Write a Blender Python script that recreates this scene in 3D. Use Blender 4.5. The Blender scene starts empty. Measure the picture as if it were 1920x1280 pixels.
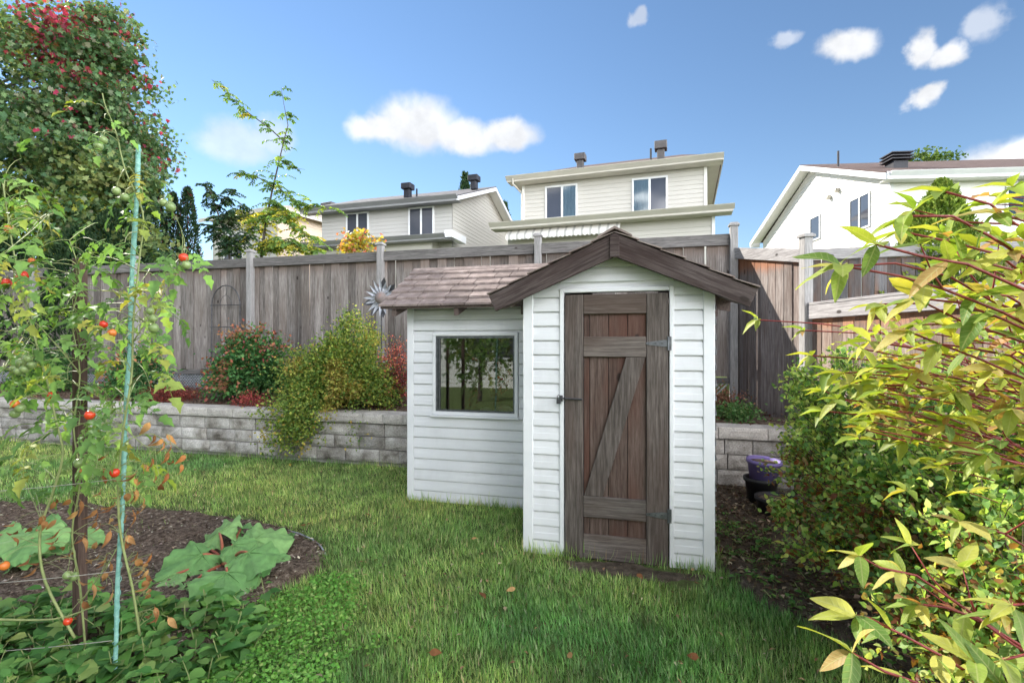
import bpy, bmesh, math, random
import numpy as np
from mathutils import Vector, Matrix
random.seed(7); rng = np.random.default_rng(11)
R = math.radians
sc = bpy.context.scene; col = sc.collection
# ---------------------------------------------------------------- camera
TH = R(14.7); FPX = 960.0; EYE = 1.45
cam = bpy.data.cameras.new('camera'); cam_o = bpy.data.objects.new('camera', cam); col.objects.link(cam_o)
cam.lens = 18.0; cam.sensor_width = 36.0; cam.clip_start = 0.05; cam.clip_end = 1000
cam.shift_y = 5/1920
cam_o.location = (0, 0, EYE); cam_o.rotation_euler = (R(90), 0, TH)
sc.camera = cam_o
def ray(x, y):
    a = (x-960)/FPX; b = (645-y)/FPX
    return Vector((math.cos(TH)*a-math.sin(TH), math.sin(TH)*a+math.cos(TH), b))
def at(x, y, D):                      # a point seen in direction (x, y) at a distance D along the view axis
    return Vector((0, 0, EYE)) + ray(x, y)*D
def ongr(x, y, z=0.0):
    r = ray(x, y); t = (z-EYE)/r.z
    return Vector((0, 0, EYE)) + r*t
# ---------------------------------------------------------------- world, sun, exposure
SUN_AZ = -62.7; SUN_EL = 32.3         # azimuth from +Y, clockwise
sc.view_settings.view_transform = 'Standard'; sc.view_settings.look = 'None'
sc.view_settings.gamma = 1.0; sc.view_settings.use_curve_mapping = False
sc.view_settings.exposure = 1.9
world = bpy.data.worlds.new('World'); sc.world = world; world.use_nodes = True
def build_world():
    nt = world.node_tree; N = nt.nodes; L = nt.links; N.clear()
    out = N.new('ShaderNodeOutputWorld')
    sky = N.new('ShaderNodeTexSky'); sky.sky_type = 'NISHITA'; sky.sun_disc = False
    sky.sun_elevation = R(SUN_EL); sky.sun_rotation = R(SUN_AZ)
    sky.air_density = 1.0; sky.dust_density = 0.0; sky.ozone_density = 1.6; sky.altitude = 100
    bg = N.new('ShaderNodeBackground'); bg.inputs[1].default_value = 0.05
    hs = N.new('ShaderNodeHueSaturation'); hs.inputs['Saturation'].default_value = 1.08; L.new(sky.outputs[0], hs.inputs['Color']); L.new(hs.outputs[0], bg.inputs[0])
    # clouds: soft puffs laid out in azimuth / elevation
    tc = N.new('ShaderNodeTexCoord'); sep = N.new('ShaderNodeSeparateXYZ'); L.new(tc.outputs['Generated'], sep.inputs[0])
    az = N.new('ShaderNodeMath'); az.operation = 'ARCTAN2'; L.new(sep.outputs[0], az.inputs[0]); L.new(sep.outputs[1], az.inputs[1])
    el = N.new('ShaderNodeMath'); el.operation = 'ARCSINE'; L.new(sep.outputs[2], el.inputs[0])
    cmb = N.new('ShaderNodeCombineXYZ'); L.new(az.outputs[0], cmb.inputs[0]); L.new(el.outputs[0], cmb.inputs[1])
    nz = N.new('ShaderNodeTexNoise'); nz.inputs['Scale'].default_value = 15; nz.inputs['Detail'].default_value = 5
    nz.inputs['Roughness'].default_value = 0.55
    L.new(cmb.outputs[0], nz.inputs['Vector'])
    sub = N.new('ShaderNodeVectorMath'); sub.operation = 'SUBTRACT'; sub.inputs[1].default_value = (.5, .5, .5); L.new(nz.outputs['Color'], sub.inputs[0])
    mul = N.new('ShaderNodeVectorMath'); mul.operation = 'MULTIPLY'; mul.inputs[1].default_value = (.075, .05, 0); L.new(sub.outputs[0], mul.inputs[0])
    add = N.new('ShaderNodeVectorMath'); L.new(cmb.outputs[0], add.inputs[0]); L.new(mul.outputs[0], add.inputs[1])
    def group(ps, op):
        acc = None
        for (px, py, rx, ry) in ps:
            d = ray(px, py).normalized(); c = math.hypot(1, (px-960)/FPX); sx = rx/FPX/c/c*1.15; sy = ry/FPX/c*1.1
            a = math.atan2(d.x, d.y); e = math.asin(d.z)
            m = N.new('ShaderNodeVectorMath'); m.operation = 'MULTIPLY_ADD'; m.inputs[1].default_value = (1/sx, 1/sy, 0); m.inputs[2].default_value = (-a/sx, -e/sy, 0); L.new(add.outputs[0], m.inputs[0])
            ln = N.new('ShaderNodeVectorMath'); ln.operation = 'LENGTH'; L.new(m.outputs[0], ln.inputs[0])
            if acc is None: acc = ln.outputs['Value']
            else:
                mx = N.new('ShaderNodeMath'); mx.operation = 'MINIMUM'; L.new(acc, mx.inputs[0]); L.new(ln.outputs['Value'], mx.inputs[1]); acc = mx.outputs[0]
        mr = N.new('ShaderNodeMapRange'); mr.interpolation_type = 'SMOOTHSTEP'
        mr.inputs[1].default_value = 1.12; mr.inputs[2].default_value = .48; mr.inputs[3].default_value = 0; mr.inputs[4].default_value = op
        L.new(acc, mr.inputs[0]); return mr.outputs[0]
    g1 = group([(715, 242, 58, 28), (785, 236, 86, 46), (860, 258, 82, 30), (945, 254, 62, 26), (1590, 89, 66, 24), (1728, 92, 32, 28), (1775, 104, 48, 22), (1733, 179, 34, 17), (1895, 305, 105, 44)], .95)
    g2 = group([(440, 266, 72, 40), (505, 252, 50, 28), (1855, 45, 40, 32), (1187, 35, 18, 14), (1478, 70, 30, 14)], .5)
    # unseen cloud layer added outside the view, denser, to brighten the shade
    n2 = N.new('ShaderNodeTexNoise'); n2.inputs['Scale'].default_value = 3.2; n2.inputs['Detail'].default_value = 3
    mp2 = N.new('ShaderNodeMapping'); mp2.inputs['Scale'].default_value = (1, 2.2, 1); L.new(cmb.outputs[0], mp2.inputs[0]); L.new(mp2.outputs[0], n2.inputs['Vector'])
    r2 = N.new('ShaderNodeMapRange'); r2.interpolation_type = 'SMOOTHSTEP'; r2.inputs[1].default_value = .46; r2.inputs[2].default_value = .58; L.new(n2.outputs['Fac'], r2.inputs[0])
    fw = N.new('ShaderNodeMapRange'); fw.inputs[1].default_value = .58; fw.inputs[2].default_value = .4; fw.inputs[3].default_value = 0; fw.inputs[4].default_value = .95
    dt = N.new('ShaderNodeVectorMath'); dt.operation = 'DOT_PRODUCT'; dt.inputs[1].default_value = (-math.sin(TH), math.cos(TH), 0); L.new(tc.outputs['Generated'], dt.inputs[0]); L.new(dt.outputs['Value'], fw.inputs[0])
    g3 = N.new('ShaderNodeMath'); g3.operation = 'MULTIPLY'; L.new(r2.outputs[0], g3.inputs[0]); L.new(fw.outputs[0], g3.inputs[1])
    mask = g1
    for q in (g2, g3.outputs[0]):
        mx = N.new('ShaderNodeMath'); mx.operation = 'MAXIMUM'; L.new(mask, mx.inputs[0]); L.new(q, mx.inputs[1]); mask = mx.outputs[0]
    # cloud brightness: higher opposite the sun, pushed up there as added fill for the shade
    sv = (math.sin(R(SUN_AZ))*math.cos(R(SUN_EL)), math.cos(R(SUN_AZ))*math.cos(R(SUN_EL)), math.sin(R(SUN_EL)))
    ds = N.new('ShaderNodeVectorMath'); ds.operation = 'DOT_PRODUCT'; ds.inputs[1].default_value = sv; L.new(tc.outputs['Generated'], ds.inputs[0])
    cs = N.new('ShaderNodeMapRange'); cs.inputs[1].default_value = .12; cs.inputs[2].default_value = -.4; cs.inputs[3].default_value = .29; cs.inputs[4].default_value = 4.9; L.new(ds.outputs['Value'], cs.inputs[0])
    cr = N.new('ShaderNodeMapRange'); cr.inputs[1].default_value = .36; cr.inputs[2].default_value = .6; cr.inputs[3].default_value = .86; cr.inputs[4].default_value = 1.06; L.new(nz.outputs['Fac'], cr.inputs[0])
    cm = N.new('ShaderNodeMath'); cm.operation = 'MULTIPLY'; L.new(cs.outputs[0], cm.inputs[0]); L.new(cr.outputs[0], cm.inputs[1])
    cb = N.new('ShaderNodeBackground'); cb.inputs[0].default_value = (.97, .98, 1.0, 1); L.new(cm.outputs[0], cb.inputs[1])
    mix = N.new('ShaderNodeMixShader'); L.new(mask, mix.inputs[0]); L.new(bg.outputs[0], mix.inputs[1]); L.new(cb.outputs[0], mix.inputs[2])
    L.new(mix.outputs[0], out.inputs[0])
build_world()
sun = bpy.data.lights.new('sun', 'SUN'); sun_o = bpy.data.objects.new('sun', sun); col.objects.link(sun_o)
sun.energy = 2.8; sun.angle = R(0.55); sun.color = (1, .94, .84)
sd = Vector((math.sin(R(SUN_AZ))*math.cos(R(SUN_EL)), math.cos(R(SUN_AZ))*math.cos(R(SUN_EL)), math.sin(R(SUN_EL))))
sun_o.rotation_euler = sd.to_track_quat('Z', 'Y').to_euler(); sun_o.location = sd*60
# ================================================================ helpers
class MB:
    def __init__(s): s.v = []; s.f = []
    def add(s, vs, fs):
        o = len(s.v); s.v += [tuple(v) for v in vs]; s.f += [tuple(i+o for i in f) for f in fs]; return s
    def box(s, x0, y0, z0, x1, y1, z1):
        return s.add([(x0, y0, z0), (x1, y0, z0), (x1, y1, z0), (x0, y1, z0), (x0, y0, z1), (x1, y0, z1), (x1, y1, z1), (x0, y1, z1)],
                     [(0, 3, 2, 1), (4, 5, 6, 7), (0, 1, 5, 4), (1, 2, 6, 5), (2, 3, 7, 6), (3, 0, 4, 7)])
    def prism(s, poly, axis, a, b):       # extrude a 2D polygon along an axis ('x','y','z')
        n = len(poly)
        def P(p, t): return {'x': (t, p[0], p[1]), 'y': (p[0], t, p[1]), 'z': (p[0], p[1], t)}[axis]
        vs = [P(p, a) for p in poly]+[P(p, b) for p in poly]
        fs = [tuple(range(n)), tuple(range(2*n-1, n-1, -1))]+[(i, i+n, (i+1) % n+n, (i+1) % n) for i in range(n)]
        return s.add(vs, fs)
    def tube(s, pts, r, n=6, cap=True):
        pts = [Vector(p) for p in pts]; k = len(pts)
        rs = r if isinstance(r, (list, tuple)) else [r]*k
        vs = []; fs = []
        for i, p in enumerate(pts):
            t = (pts[min(i+1, k-1)]-pts[max(i-1, 0)])
            if t.length < 1e-9: t = Vector((0, 0, 1))
            t.normalize(); u = t.cross(Vector((.31, .21, .93))); 
            if u.length < .05: u = t.cross(Vector((1, 0, 0)))
            u.normalize(); w = t.cross(u)
            for j in range(n):
                a = 2*math.pi*j/n; vs.append(p+(u*math.cos(a)+w*math.sin(a))*rs[i])
        for i in range(k-1):
            for j in range(n): fs.append((i*n+j, i*n+(j+1) % n, (i+1)*n+(j+1) % n, (i+1)*n+j))
        if cap: fs.append(tuple(range(n-1, -1, -1))); fs.append(tuple(range((k-1)*n, k*n)))
        return s.add(vs, fs)
    def lathe(s, prof, n=24, c=(0, 0, 0)):
        vs = []; fs = []; k = len(prof)
        for (r, z) in prof:
            for j in range(n): a = 2*math.pi*j/n; vs.append((c[0]+r*math.cos(a), c[1]+r*math.sin(a), c[2]+z))
        for i in range(k-1):
            for j in range(n): fs.append((i*n+j, i*n+(j+1) % n, (i+1)*n+(j+1) % n, (i+1)*n+j))
        return s.add(vs, fs)
    def mesh(s, name, mat, smooth=False, bevel=0):
        me = bpy.data.meshes.new(name); me.from_pydata(s.v, [], s.f)
        if bevel:
            bm = bmesh.new(); bm.from_mesh(me)
            bmesh.ops.bevel(bm, geom=bm.edges[:], offset=bevel, segments=1, affect='EDGES', clamp_overlap=True)
            bmesh.ops.recalc_face_normals(bm, faces=bm.faces[:]); bm.to_mesh(me); bm.free()
        if smooth: me.polygons.foreach_set('use_smooth', [True]*len(me.polygons))
        if mat: me.materials.append(mat)
        me.update(); return me
    def build(s, name, mat, parent=None, loc=None, smooth=False, bevel=0, **kw):
        return obj(name, s.mesh(name, mat, smooth, bevel), parent, loc, **kw)
def obj(name, me, parent=None, loc=None, rot=None, scale=None, **props):
    o = bpy.data.objects.new(name, me); col.objects.link(o)
    if parent: o.parent = parent
    if loc is not None: o.location = loc
    if rot is not None: o.rotation_euler = rot
    if scale is not None: o.scale = scale if hasattr(scale, '__len__') else (scale,)*3
    for k, v in props.items(): o[k] = v
    return o
def tag(o, label, cat, group=None):
    o['label'] = label; o['category'] = cat
    if group: o['group'] = group
    return o
def thing(name, label, cat, loc=(0, 0, 0), rotz=0, group=None):
    o = obj(name, None, None, loc, (0, 0, rotz)); o.empty_display_size = .1
    return tag(o, label, cat, group)
# ---------------- materials
def nodes(name):
    m = bpy.data.materials.new(name); m.use_nodes = True; nt = m.node_tree; nt.nodes.clear()
    out = nt.nodes.new('ShaderNodeOutputMaterial'); b = nt.nodes.new('ShaderNodeBsdfPrincipled'); nt.links.new(b.outputs[0], out.inputs[0])
    return m, nt, b, out
def coords(nt, scale, rnd=True):
    tc = nt.nodes.new('ShaderNodeTexCoord'); src = tc.outputs['Object']; inf = nt.nodes.new('ShaderNodeObjectInfo')
    if rnd:
        mu = nt.nodes.new('ShaderNodeMath'); mu.operation = 'MULTIPLY'; mu.inputs[1].default_value = 37.0; nt.links.new(inf.outputs['Random'], mu.inputs[0])
        ad = nt.nodes.new('ShaderNodeVectorMath'); nt.links.new(src, ad.inputs[0]); nt.links.new(mu.outputs[0], ad.inputs[1]); src = ad.outputs[0]
    mp = nt.nodes.new('ShaderNodeMapping'); mp.inputs['Scale'].default_value = scale; nt.links.new(src, mp.inputs[0])
    return mp.outputs[0], inf, tc
def noise(nt, vec, scale, detail=5, rough=.6):
    n = nt.nodes.new('ShaderNodeTexNoise'); n.inputs['Scale'].default_value = scale; n.inputs['Detail'].default_value = detail; n.inputs['Roughness'].default_value = rough
    nt.links.new(vec, n.inputs['Vector']); return n.outputs['Fac']
def ramp(nt, fac, stops):
    r = nt.nodes.new('ShaderNodeValToRGB'); e = r.color_ramp.elements
    while len(e) < len(stops): e.new(.5)
    for i, (p, c) in enumerate(stops): e[i].position = p; e[i].color = (*c, 1)
    nt.links.new(fac, r.inputs[0]); return r.outputs[0]
def mixc(nt, fac, a, b, mode='MIX'):
    m = nt.nodes.new('ShaderNodeMix'); m.data_type = 'RGBA'; m.blend_type = mode
    for sock, v in ((m.inputs[0], fac), (m.inputs[6], a), (m.inputs[7], b)):
        if isinstance(v, (int, float)): sock.default_value = v
        elif isinstance(v, tuple): sock.default_value = (*v, 1)
        else: nt.links.new(v, sock)
    return m.outputs[2]
def math_(nt, op, a, b=None):
    m = nt.nodes.new('ShaderNodeMath'); m.operation = op
    for s, v in zip(m.inputs, (a, b)):
        if v is None: continue
        if isinstance(v, (int, float)): s.default_value = v
        else: nt.links.new(v, s)
    return m.outputs[0]
def maprange(nt, v, a, b, c=0., d=1.):
    m = nt.nodes.new('ShaderNodeMapRange'); m.interpolation_type = 'SMOOTHSTEP'
    for i, x in enumerate((a, b, c, d)): m.inputs[i+1].default_value = x
    nt.links.new(v, m.inputs[0]); return m.outputs[0]
def bump(nt, b, h, strength, dist=.01):
    n = nt.nodes.new('ShaderNodeBump'); n.inputs['Strength'].default_value = strength; n.inputs['Distance'].default_value = dist
    nt.links.new(h, n.inputs['Height']); nt.links.new(n.outputs[0], b.inputs['Normal'])
def mat(name, stops, scale=5, stretch=(1, 1, 1), rough=.7, bmp=.3, detail=6, rnd=.0, spec=.3, fine=0, metal=0, bdist=.01):
    m, nt, b, out = nodes(name); v, inf, tc = coords(nt, stretch)
    f = noise(nt, v, scale, detail); c = ramp(nt, f, stops)
    h = f
    if fine:
        g = noise(nt, v, fine, 3, .7); c = mixc(nt, .55, c, ramp(nt, g, [(.3, (.35,)*3), (.7, (1.5,)*3)]), 'MULTIPLY'); h = math_(nt, 'ADD', f, g)
    if rnd:
        k = math_(nt, 'MULTIPLY_ADD', inf.outputs['Random'], 2*rnd); k.node.inputs[2].default_value = 1-rnd
        cc = nt.nodes.new('ShaderNodeCombineColor'); [nt.links.new(k, cc.inputs[i]) for i in range(3)]
        c = mixc(nt, 1.0, c, cc.outputs[0], 'MULTIPLY')
    nt.links.new(c, b.inputs['Base Color']); b.inputs['Roughness'].default_value = rough; b.inputs['Specular IOR Level'].default_value = spec; b.inputs['Metallic'].default_value = metal
    if bmp: bump(nt, b, h, bmp, bdist)
    return m
def wood(name, dark, mid, light, axis='z', rough=.85, rnd=.28, fresh=None, top=None, knots=True, brown=None, brown_amt=.5):
    """weathered board: long grain, cracks, knots; fresh = colour kept under the rail near local height top"""
    m, nt, b, out = nodes(name)
    st = {'z': (1, 1, .05), 'x': (.05, 1, 1), 'y': (1, .05, 1)}[axis]
    v, inf, tc = coords(nt, st); v2, _, _ = coords(nt, tuple(min(1, s*5) for s in st))
    g = noise(nt, v, 70, 8, .7); lo = noise(nt, v2, 5, 4); fine = noise(nt, v, 240, 2)
    f = math_(nt, 'ADD', math_(nt, 'MULTIPLY', g, .75), math_(nt, 'MULTIPLY', lo, .25))
    c = ramp(nt, f, [(.28, dark), (.46, mid), (.66, light)])
    c = mixc(nt, .5, c, ramp(nt, fine, [(.3, (.5,)*3), (.65, (1.25,)*3)]), 'MULTIPLY')
    if brown:
        c = mixc(nt, math_(nt, 'MULTIPLY', maprange(nt, noise(nt, v2, 3.1, 3), .4, .66), brown_amt), c, brown)
    if knots:
        vk, _, _ = coords(nt, {'z': (1, 1, .55), 'x': (.55, 1, 1), 'y': (1, .55, 1)}[axis])
        vo = nt.nodes.new('ShaderNodeTexVoronoi'); vo.inputs['Scale'].default_value = 4.6; nt.links.new(vk, vo.inputs['Vector'])
        kn = maprange(nt, vo.outputs['Distance'], .055, .1, 1, 0); c = mixc(nt, math_(nt, 'MULTIPLY', kn, .85), c, (.025, .018, .015))
    if fresh:
        sp = nt.nodes.new('ShaderNodeSeparateXYZ'); nt.links.new(tc.outputs['Object'], sp.inputs[0])
        zz = math_(nt, 'ADD', sp.outputs[2], math_(nt, 'MULTIPLY', math_(nt, 'SUBTRACT', g, .5), .35))
        zz = math_(nt, 'ADD', zz, math_(nt, 'MULTIPLY', inf.outputs['Random'], .06))
        c = mixc(nt, math_(nt, 'MULTIPLY', maprange(nt, zz, top-.2, top-.04), .7), c, fresh)
    k = math_(nt, 'MULTIPLY_ADD', inf.outputs['Random'], 2*rnd); k.node.inputs[2].default_value = 1-rnd
    cc = nt.nodes.new('ShaderNodeCombineColor'); [nt.links.new(k, cc.inputs[i]) for i in range(3)]
    c = mixc(nt, 1.0, c, cc.outputs[0], 'MULTIPLY')
    nt.links.new(c, b.inputs['Base Color']); b.inputs['Roughness'].default_value = rough; b.inputs['Specular IOR Level'].default_value = .25
    bump(nt, b, math_(nt, 'ADD', g, math_(nt, 'MULTIPLY', fine, .5)), .5, .006)
    return m
def leafmat(name, trans=.35, rough=.5, spec=.35, tint=(1.25, 1.25, .55), solid=None, objramp=None, veins=False):
    m, nt, b, out = nodes(name)
    if objramp:
        inf = nt.nodes.new('ShaderNodeObjectInfo'); c = ramp(nt, inf.outputs['Random'], objramp)
        v, _, tc = coords(nt, (1, 1, 1)); c = mixc(nt, .6, c, ramp(nt, noise(nt, v, 22, 4), [(.3, (.65, .6, .55)), (.7, (1.25, 1.25, 1.1))]), 'MULTIPLY')
        if veins:
            sp = nt.nodes.new('ShaderNodeSeparateXYZ'); nt.links.new(tc.outputs['Object'], sp.inputs[0]); ax = math_(nt, 'ABSOLUTE', sp.outputs[0])
            rib = maprange(nt, ax, .0, .0022, 1, 0)
            ph = math_(nt, 'SUBTRACT', sp.outputs[1], math_(nt, 'MULTIPLY', ax, .9)); fr = math_(nt, 'FRACT', math_(nt, 'MULTIPLY', ph, 85))
            vn = maprange(nt, math_(nt, 'ABSOLUTE', math_(nt, 'SUBTRACT', fr, .5)), .34, .5)
            c = mixc(nt, math_(nt, 'MULTIPLY', math_(nt, 'MAXIMUM', rib, math_(nt, 'MULTIPLY', vn, .45)), .5), c, (.5, .52, .24))
            bump(nt, b, vn, .35, .002)
    elif solid: 
        v, inf, tc = coords(nt, (1, 1, 1)); c = ramp(nt, noise(nt, v, 14, 4), [(.3, tuple(x*.7 for x in solid)), (.7, tuple(x*1.3 for x in solid))])
    else:
        a = nt.nodes.new('ShaderNodeAttribute'); a.attribute_name = 'Col'; c = a.outputs['Color']
    nt.links.new(c, b.inputs['Base Color']); b.inputs['Roughness'].default_value = rough; b.inputs['Specular IOR Level'].default_value = spec
    t = nt.nodes.new('ShaderNodeBsdfTranslucent'); nt.links.new(mixc(nt, 1.0, c, tint, 'MULTIPLY'), t.inputs[0])
    mx = nt.nodes.new('ShaderNodeMixShader'); mx.inputs[0].default_value = trans
    nt.links.new(b.outputs[0], mx.inputs[1]); nt.links.new(t.outputs[0], mx.inputs[2]); nt.links.new(mx.outputs[0], out.inputs[0])
    return m
# ---------------- leaves in bulk
T_DIAMOND = ([(0, 0, 0), (-.5, .45, .12), (0, 1, -.08), (.5, .45, .12)], [(0, 3, 2), (0, 2, 1)])
T_OVATE = ([(0, 0, 0), (-.42, .22, .10), (-.46, .52, .08), (0, 1, -.16), (.46, .52, .08), (.42, .22, .10), (0, .5, -.01)],
           [(0, 5, 6), (5, 4, 6), (4, 3, 6), (3, 2, 6), (2, 1, 6), (1, 0, 6)])
T_LOBED = ([(0, 0, 0), (-.55, .12, .05), (-.3, .4, .03), (-.6, .62, .02), (-.2, .68, 0), (0, 1, -.1), (.2, .68, 0), (.6, .62, .02), (.3, .4, .03), (.55, .12, .05)],
           [(0, 9, 8), (0, 8, 2), (0, 2, 1), (2, 8, 6, 4), (2, 4, 3), (8, 7, 6), (4, 6, 5)])
T_BLADE = ([(-.5, 0, 0), (.5, 0, 0), (.38, .55, .10), (-.38, .55, .10), (0, 1, .34)], [(0, 1, 2, 3), (3, 2, 4)])
T_NEEDLE = ([(-.5, 0, 0), (.5, 0, 0), (0, 1, .05)], [(0, 1, 2)])
def unit(a): return a/np.maximum(np.linalg.norm(a, axis=1, keepdims=True), 1e-9)
def leafmesh(name, P, D, Nn, S, W, C, tmpl, material):
    P = np.asarray(P, float); n = len(P); y = unit(np.asarray(D, float)); z = np.asarray(Nn, float)
    z = unit(z-(z*y).sum(1, keepdims=True)*y+1e-6); x = np.cross(y, z)
    S = np.broadcast_to(np.asarray(S, float), (n,)); W = np.broadcast_to(np.asarray(W, float), (n,))
    T = np.array(tmpl[0]); k = len(T)
    V = P[:, None, :]+S[:, None, None]*(T[None, :, 0, None]*W[:, None, None]*x[:, None, :]+T[None, :, 1, None]*y[:, None, :]+T[None, :, 2, None]*z[:, None, :])
    V = V.reshape(-1, 3)
    loops = np.concatenate([np.array(f) for f in tmpl[1]]); cnt = np.array([len(f) for f in tmpl[1]])
    Lp = (loops[None, :]+k*np.arange(n)[:, None]).ravel(); starts = np.concatenate([[0], np.cumsum(np.tile(cnt, n))[:-1]])
    me = bpy.data.meshes.new(name); me.vertices.add(len(V)); me.vertices.foreach_set('co', V.ravel().astype(np.float32))
    me.loops.add(len(Lp)); me.loops.foreach_set('vertex_index', Lp.astype(np.int32))
    me.polygons.add(len(starts)); me.polygons.foreach_set('loop_start', starts.astype(np.int32))
    me.update(calc_edges=True)
    if C is not None:
        ca = me.color_attributes.new('Col', 'FLOAT_COLOR', 'POINT')
        cc = np.ones((n, k, 4), np.float32); cc[:, :, :3] = np.asarray(C)[:, None, :]; ca.data.foreach_set('color', cc.ravel())
    me.materials.append(material); return me
def pal(cols, w, n, jit=.22):
    cols = np.array(cols); i = rng.choice(len(cols), n, p=np.array(w)/sum(w)); c = cols[i]*(1+rng.uniform(-jit, jit, (n, 1))); return np.clip(c*(1+rng.uniform(-.08, .08, (n, 3))), .002, 1)
def rdir(n, up=0.0):
    d = rng.normal(size=(n, 3)); d = unit(d); d[:, 2] += up; return unit(d)
def bez(p0, p1, p2, n):
    t = np.linspace(0, 1, n)[:, None]; p0, p1, p2 = map(np.array, (p0, p1, p2)); return (1-t)**2*p0+2*t*(1-t)*p1+t*t*p2
def inpoly(x, y, poly):
    x = np.asarray(x); y = np.asarray(y); r = np.zeros(x.shape, bool); n = len(poly)
    for i in range(n):
        (x0, y0), (x1, y1) = poly[i], poly[(i+1) % n]
        c = ((y0 > y) != (y1 > y)) & (x < (x1-x0)*(y-y0)/((y1-y0) if abs(y1-y0) > 1e-9 else 1e-9)+x0); r ^= c
    return r
def vnoise(x, y, s, seed=0):              # cheap smooth 2D noise
    g = np.random.default_rng(seed).random((64, 64)); x = np.asarray(x)*s+100; y = np.asarray(y)*s+100
    xi = np.floor(x).astype(int); yi = np.floor(y).astype(int); fx = x-xi; fy = y-yi; fx = fx*fx*(3-2*fx); fy = fy*fy*(3-2*fy)
    G = lambda a, b: g[a % 64, b % 64]
    return (G(xi, yi)*(1-fx)+G(xi+1, yi)*fx)*(1-fy)+(G(xi, yi+1)*(1-fx)+G(xi+1, yi+1)*fx)*fy
# ---------------- material library
MT = {}
MT['lawn'] = mat('lawn_soil', [(.3, (.06, .065, .025)), (.5, (.09, .125, .04)), (.7, (.12, .17, .055))], 9, rough=.95, bmp=.6, fine=90, spec=.1)
MT['soil'] = mat('dark_soil', [(.34, (.065, .045, .033)), (.5, (.165, .12, .09)), (.68, (.32, .25, .195))], 30, rough=.95, bmp=.8, fine=120, spec=.1, bdist=.03)
MT['mulch'] = mat('mulch_soil', [(.3, (.065, .05, .038)), (.55, (.14, .11, .083)), (.75, (.25, .2, .155))], 18, rough=.95, bmp=.8, fine=130, spec=.1, bdist=.03)
MT['vinyl'] = mat('white_vinyl_siding', [(.3, (.62, .625, .64)), (.44, (.67, .677, .695)), (.7, (.7, .707, .725))], 5, stretch=(1, 1, .3), rough=.42, bmp=.04, spec=.4, rnd=.02)
MT['trim'] = mat('white_trim', [(.3, (.68, .69, .71)), (.7, (.75, .755, .77))], 4, rough=.4, bmp=.03, spec=.4)
MT['board'] = wood('grey_fence_board', (0.048, 0.041, 0.037), (0.172, 0.150, 0.138), (0.368, 0.340, 0.320), 'z', rnd=.36, fresh=(0.152, 0.108, 0.088), top=1.76, brown=(0.132, 0.104, 0.086), brown_amt=.5)
MT['cedar_board'] = wood('cedar_fence_board', (0.060, 0.043, 0.036), (0.170, 0.140, 0.128), (0.357, 0.323, 0.306), 'z', fresh=(0.306, 0.102, 0.030), top=1.98, brown=(0.128, 0.085, 0.068), brown_amt=.5)
MT['low_board'] = wood('low_fence_board', (.07, .05, .042), (.2, .15, .125), (.4, .34, .3), 'z', fresh=(.34, .14, .06), top=1.68, brown=(.2, .125, .09), brown_amt=.6)
MT['far_board'] = wood('far_fence_board', (.05, .048, .05), (.12, .115, .12), (.2, .2, .21), 'z', brown=(.2, .1, .055), brown_amt=.8)
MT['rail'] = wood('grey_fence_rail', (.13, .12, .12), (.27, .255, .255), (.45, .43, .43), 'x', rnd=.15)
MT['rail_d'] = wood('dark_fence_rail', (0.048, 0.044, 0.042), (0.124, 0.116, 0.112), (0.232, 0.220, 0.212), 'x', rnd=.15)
MT['post'] = wood('grey_fence_post', (.17, .16, .16), (.28, .27, .265), (.4, .385, .38), 'z', rnd=.1, knots=False)
MT['door_v'] = wood('door_stile_wood', (0.027, 0.021, 0.018), (0.081, 0.067, 0.059), (0.174, 0.148, 0.133), 'z', rnd=.12, brown=(0.074, 0.044, 0.034), brown_amt=.45)
MT['door_b'] = wood('door_board_wood', (0.029, 0.018, 0.015), (0.080, 0.054, 0.044), (0.152, 0.112, 0.096), 'z', rnd=.15, brown=(0.104, 0.045, 0.032), brown_amt=.75)
MT['door_h'] = wood('door_rail_wood', (0.034, 0.027, 0.024), (0.101, 0.084, 0.075), (0.211, 0.183, 0.165), 'x', rnd=.12, brown=(0.086, 0.051, 0.035), brown_amt=.5)
MT['barge'] = wood('brown_bargeboard', (0.018, 0.013, 0.012), (0.050, 0.036, 0.033), (0.125, 0.102, 0.096), 'x', rnd=.1, brown=(0.036, 0.020, 0.017), brown_amt=.6)
MT['raf'] = wood('brown_rafter', (.04, .028, .024), (.09, .065, .057), (.16, .125, .11), 'y', rnd=.1)
MT['shingle'] = mat('brown_shingle', [(.3, (.155, .12, .108)), (.55, (.25, .2, .182)), (.75, (.345, .285, .262))], 9, rough=.95, bmp=.5, fine=260, rnd=.16, spec=.15, bdist=.004)
MT['block'] = mat('grey_wall_block', [(.3, (.12, .105, .09)), (.44, (.3, .28, .255)), (.6, (.43, .41, .39)), (.78, (.54, .52, .5))], 4.2, rough=.92, bmp=.6, fine=70, rnd=.26, spec=.15, bdist=.012)
MT['cap'] = mat('tan_cap_block', [(.3, (.36, .335, .31)), (.7, (.55, .52, .485))], 7, rough=.92, bmp=.5, fine=80, rnd=.12, spec=.15)
MT['metal'] = mat('dark_metal', [(.3, (.05, .05, .055)), (.7, (.12, .12, .13))], 20, rough=.5, metal=.6, bmp=.1)
MT['zinc'] = mat('zinc_hinge', [(.3, (.1, .105, .115)), (.7, (.2, .21, .23))], 30, rough=.45, metal=.8, bmp=.1)
MT['black'] = mat('black_plastic', [(.3, (.015, .015, .016)), (.7, (.03, .03, .032))], 6, rough=.5, bmp=.05)
MT['purple'] = mat('purple_plastic', [(.3, (.14, .11, .29)), (.7, (.19, .15, .36))], 4, rough=.4, bmp=.03)
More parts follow.
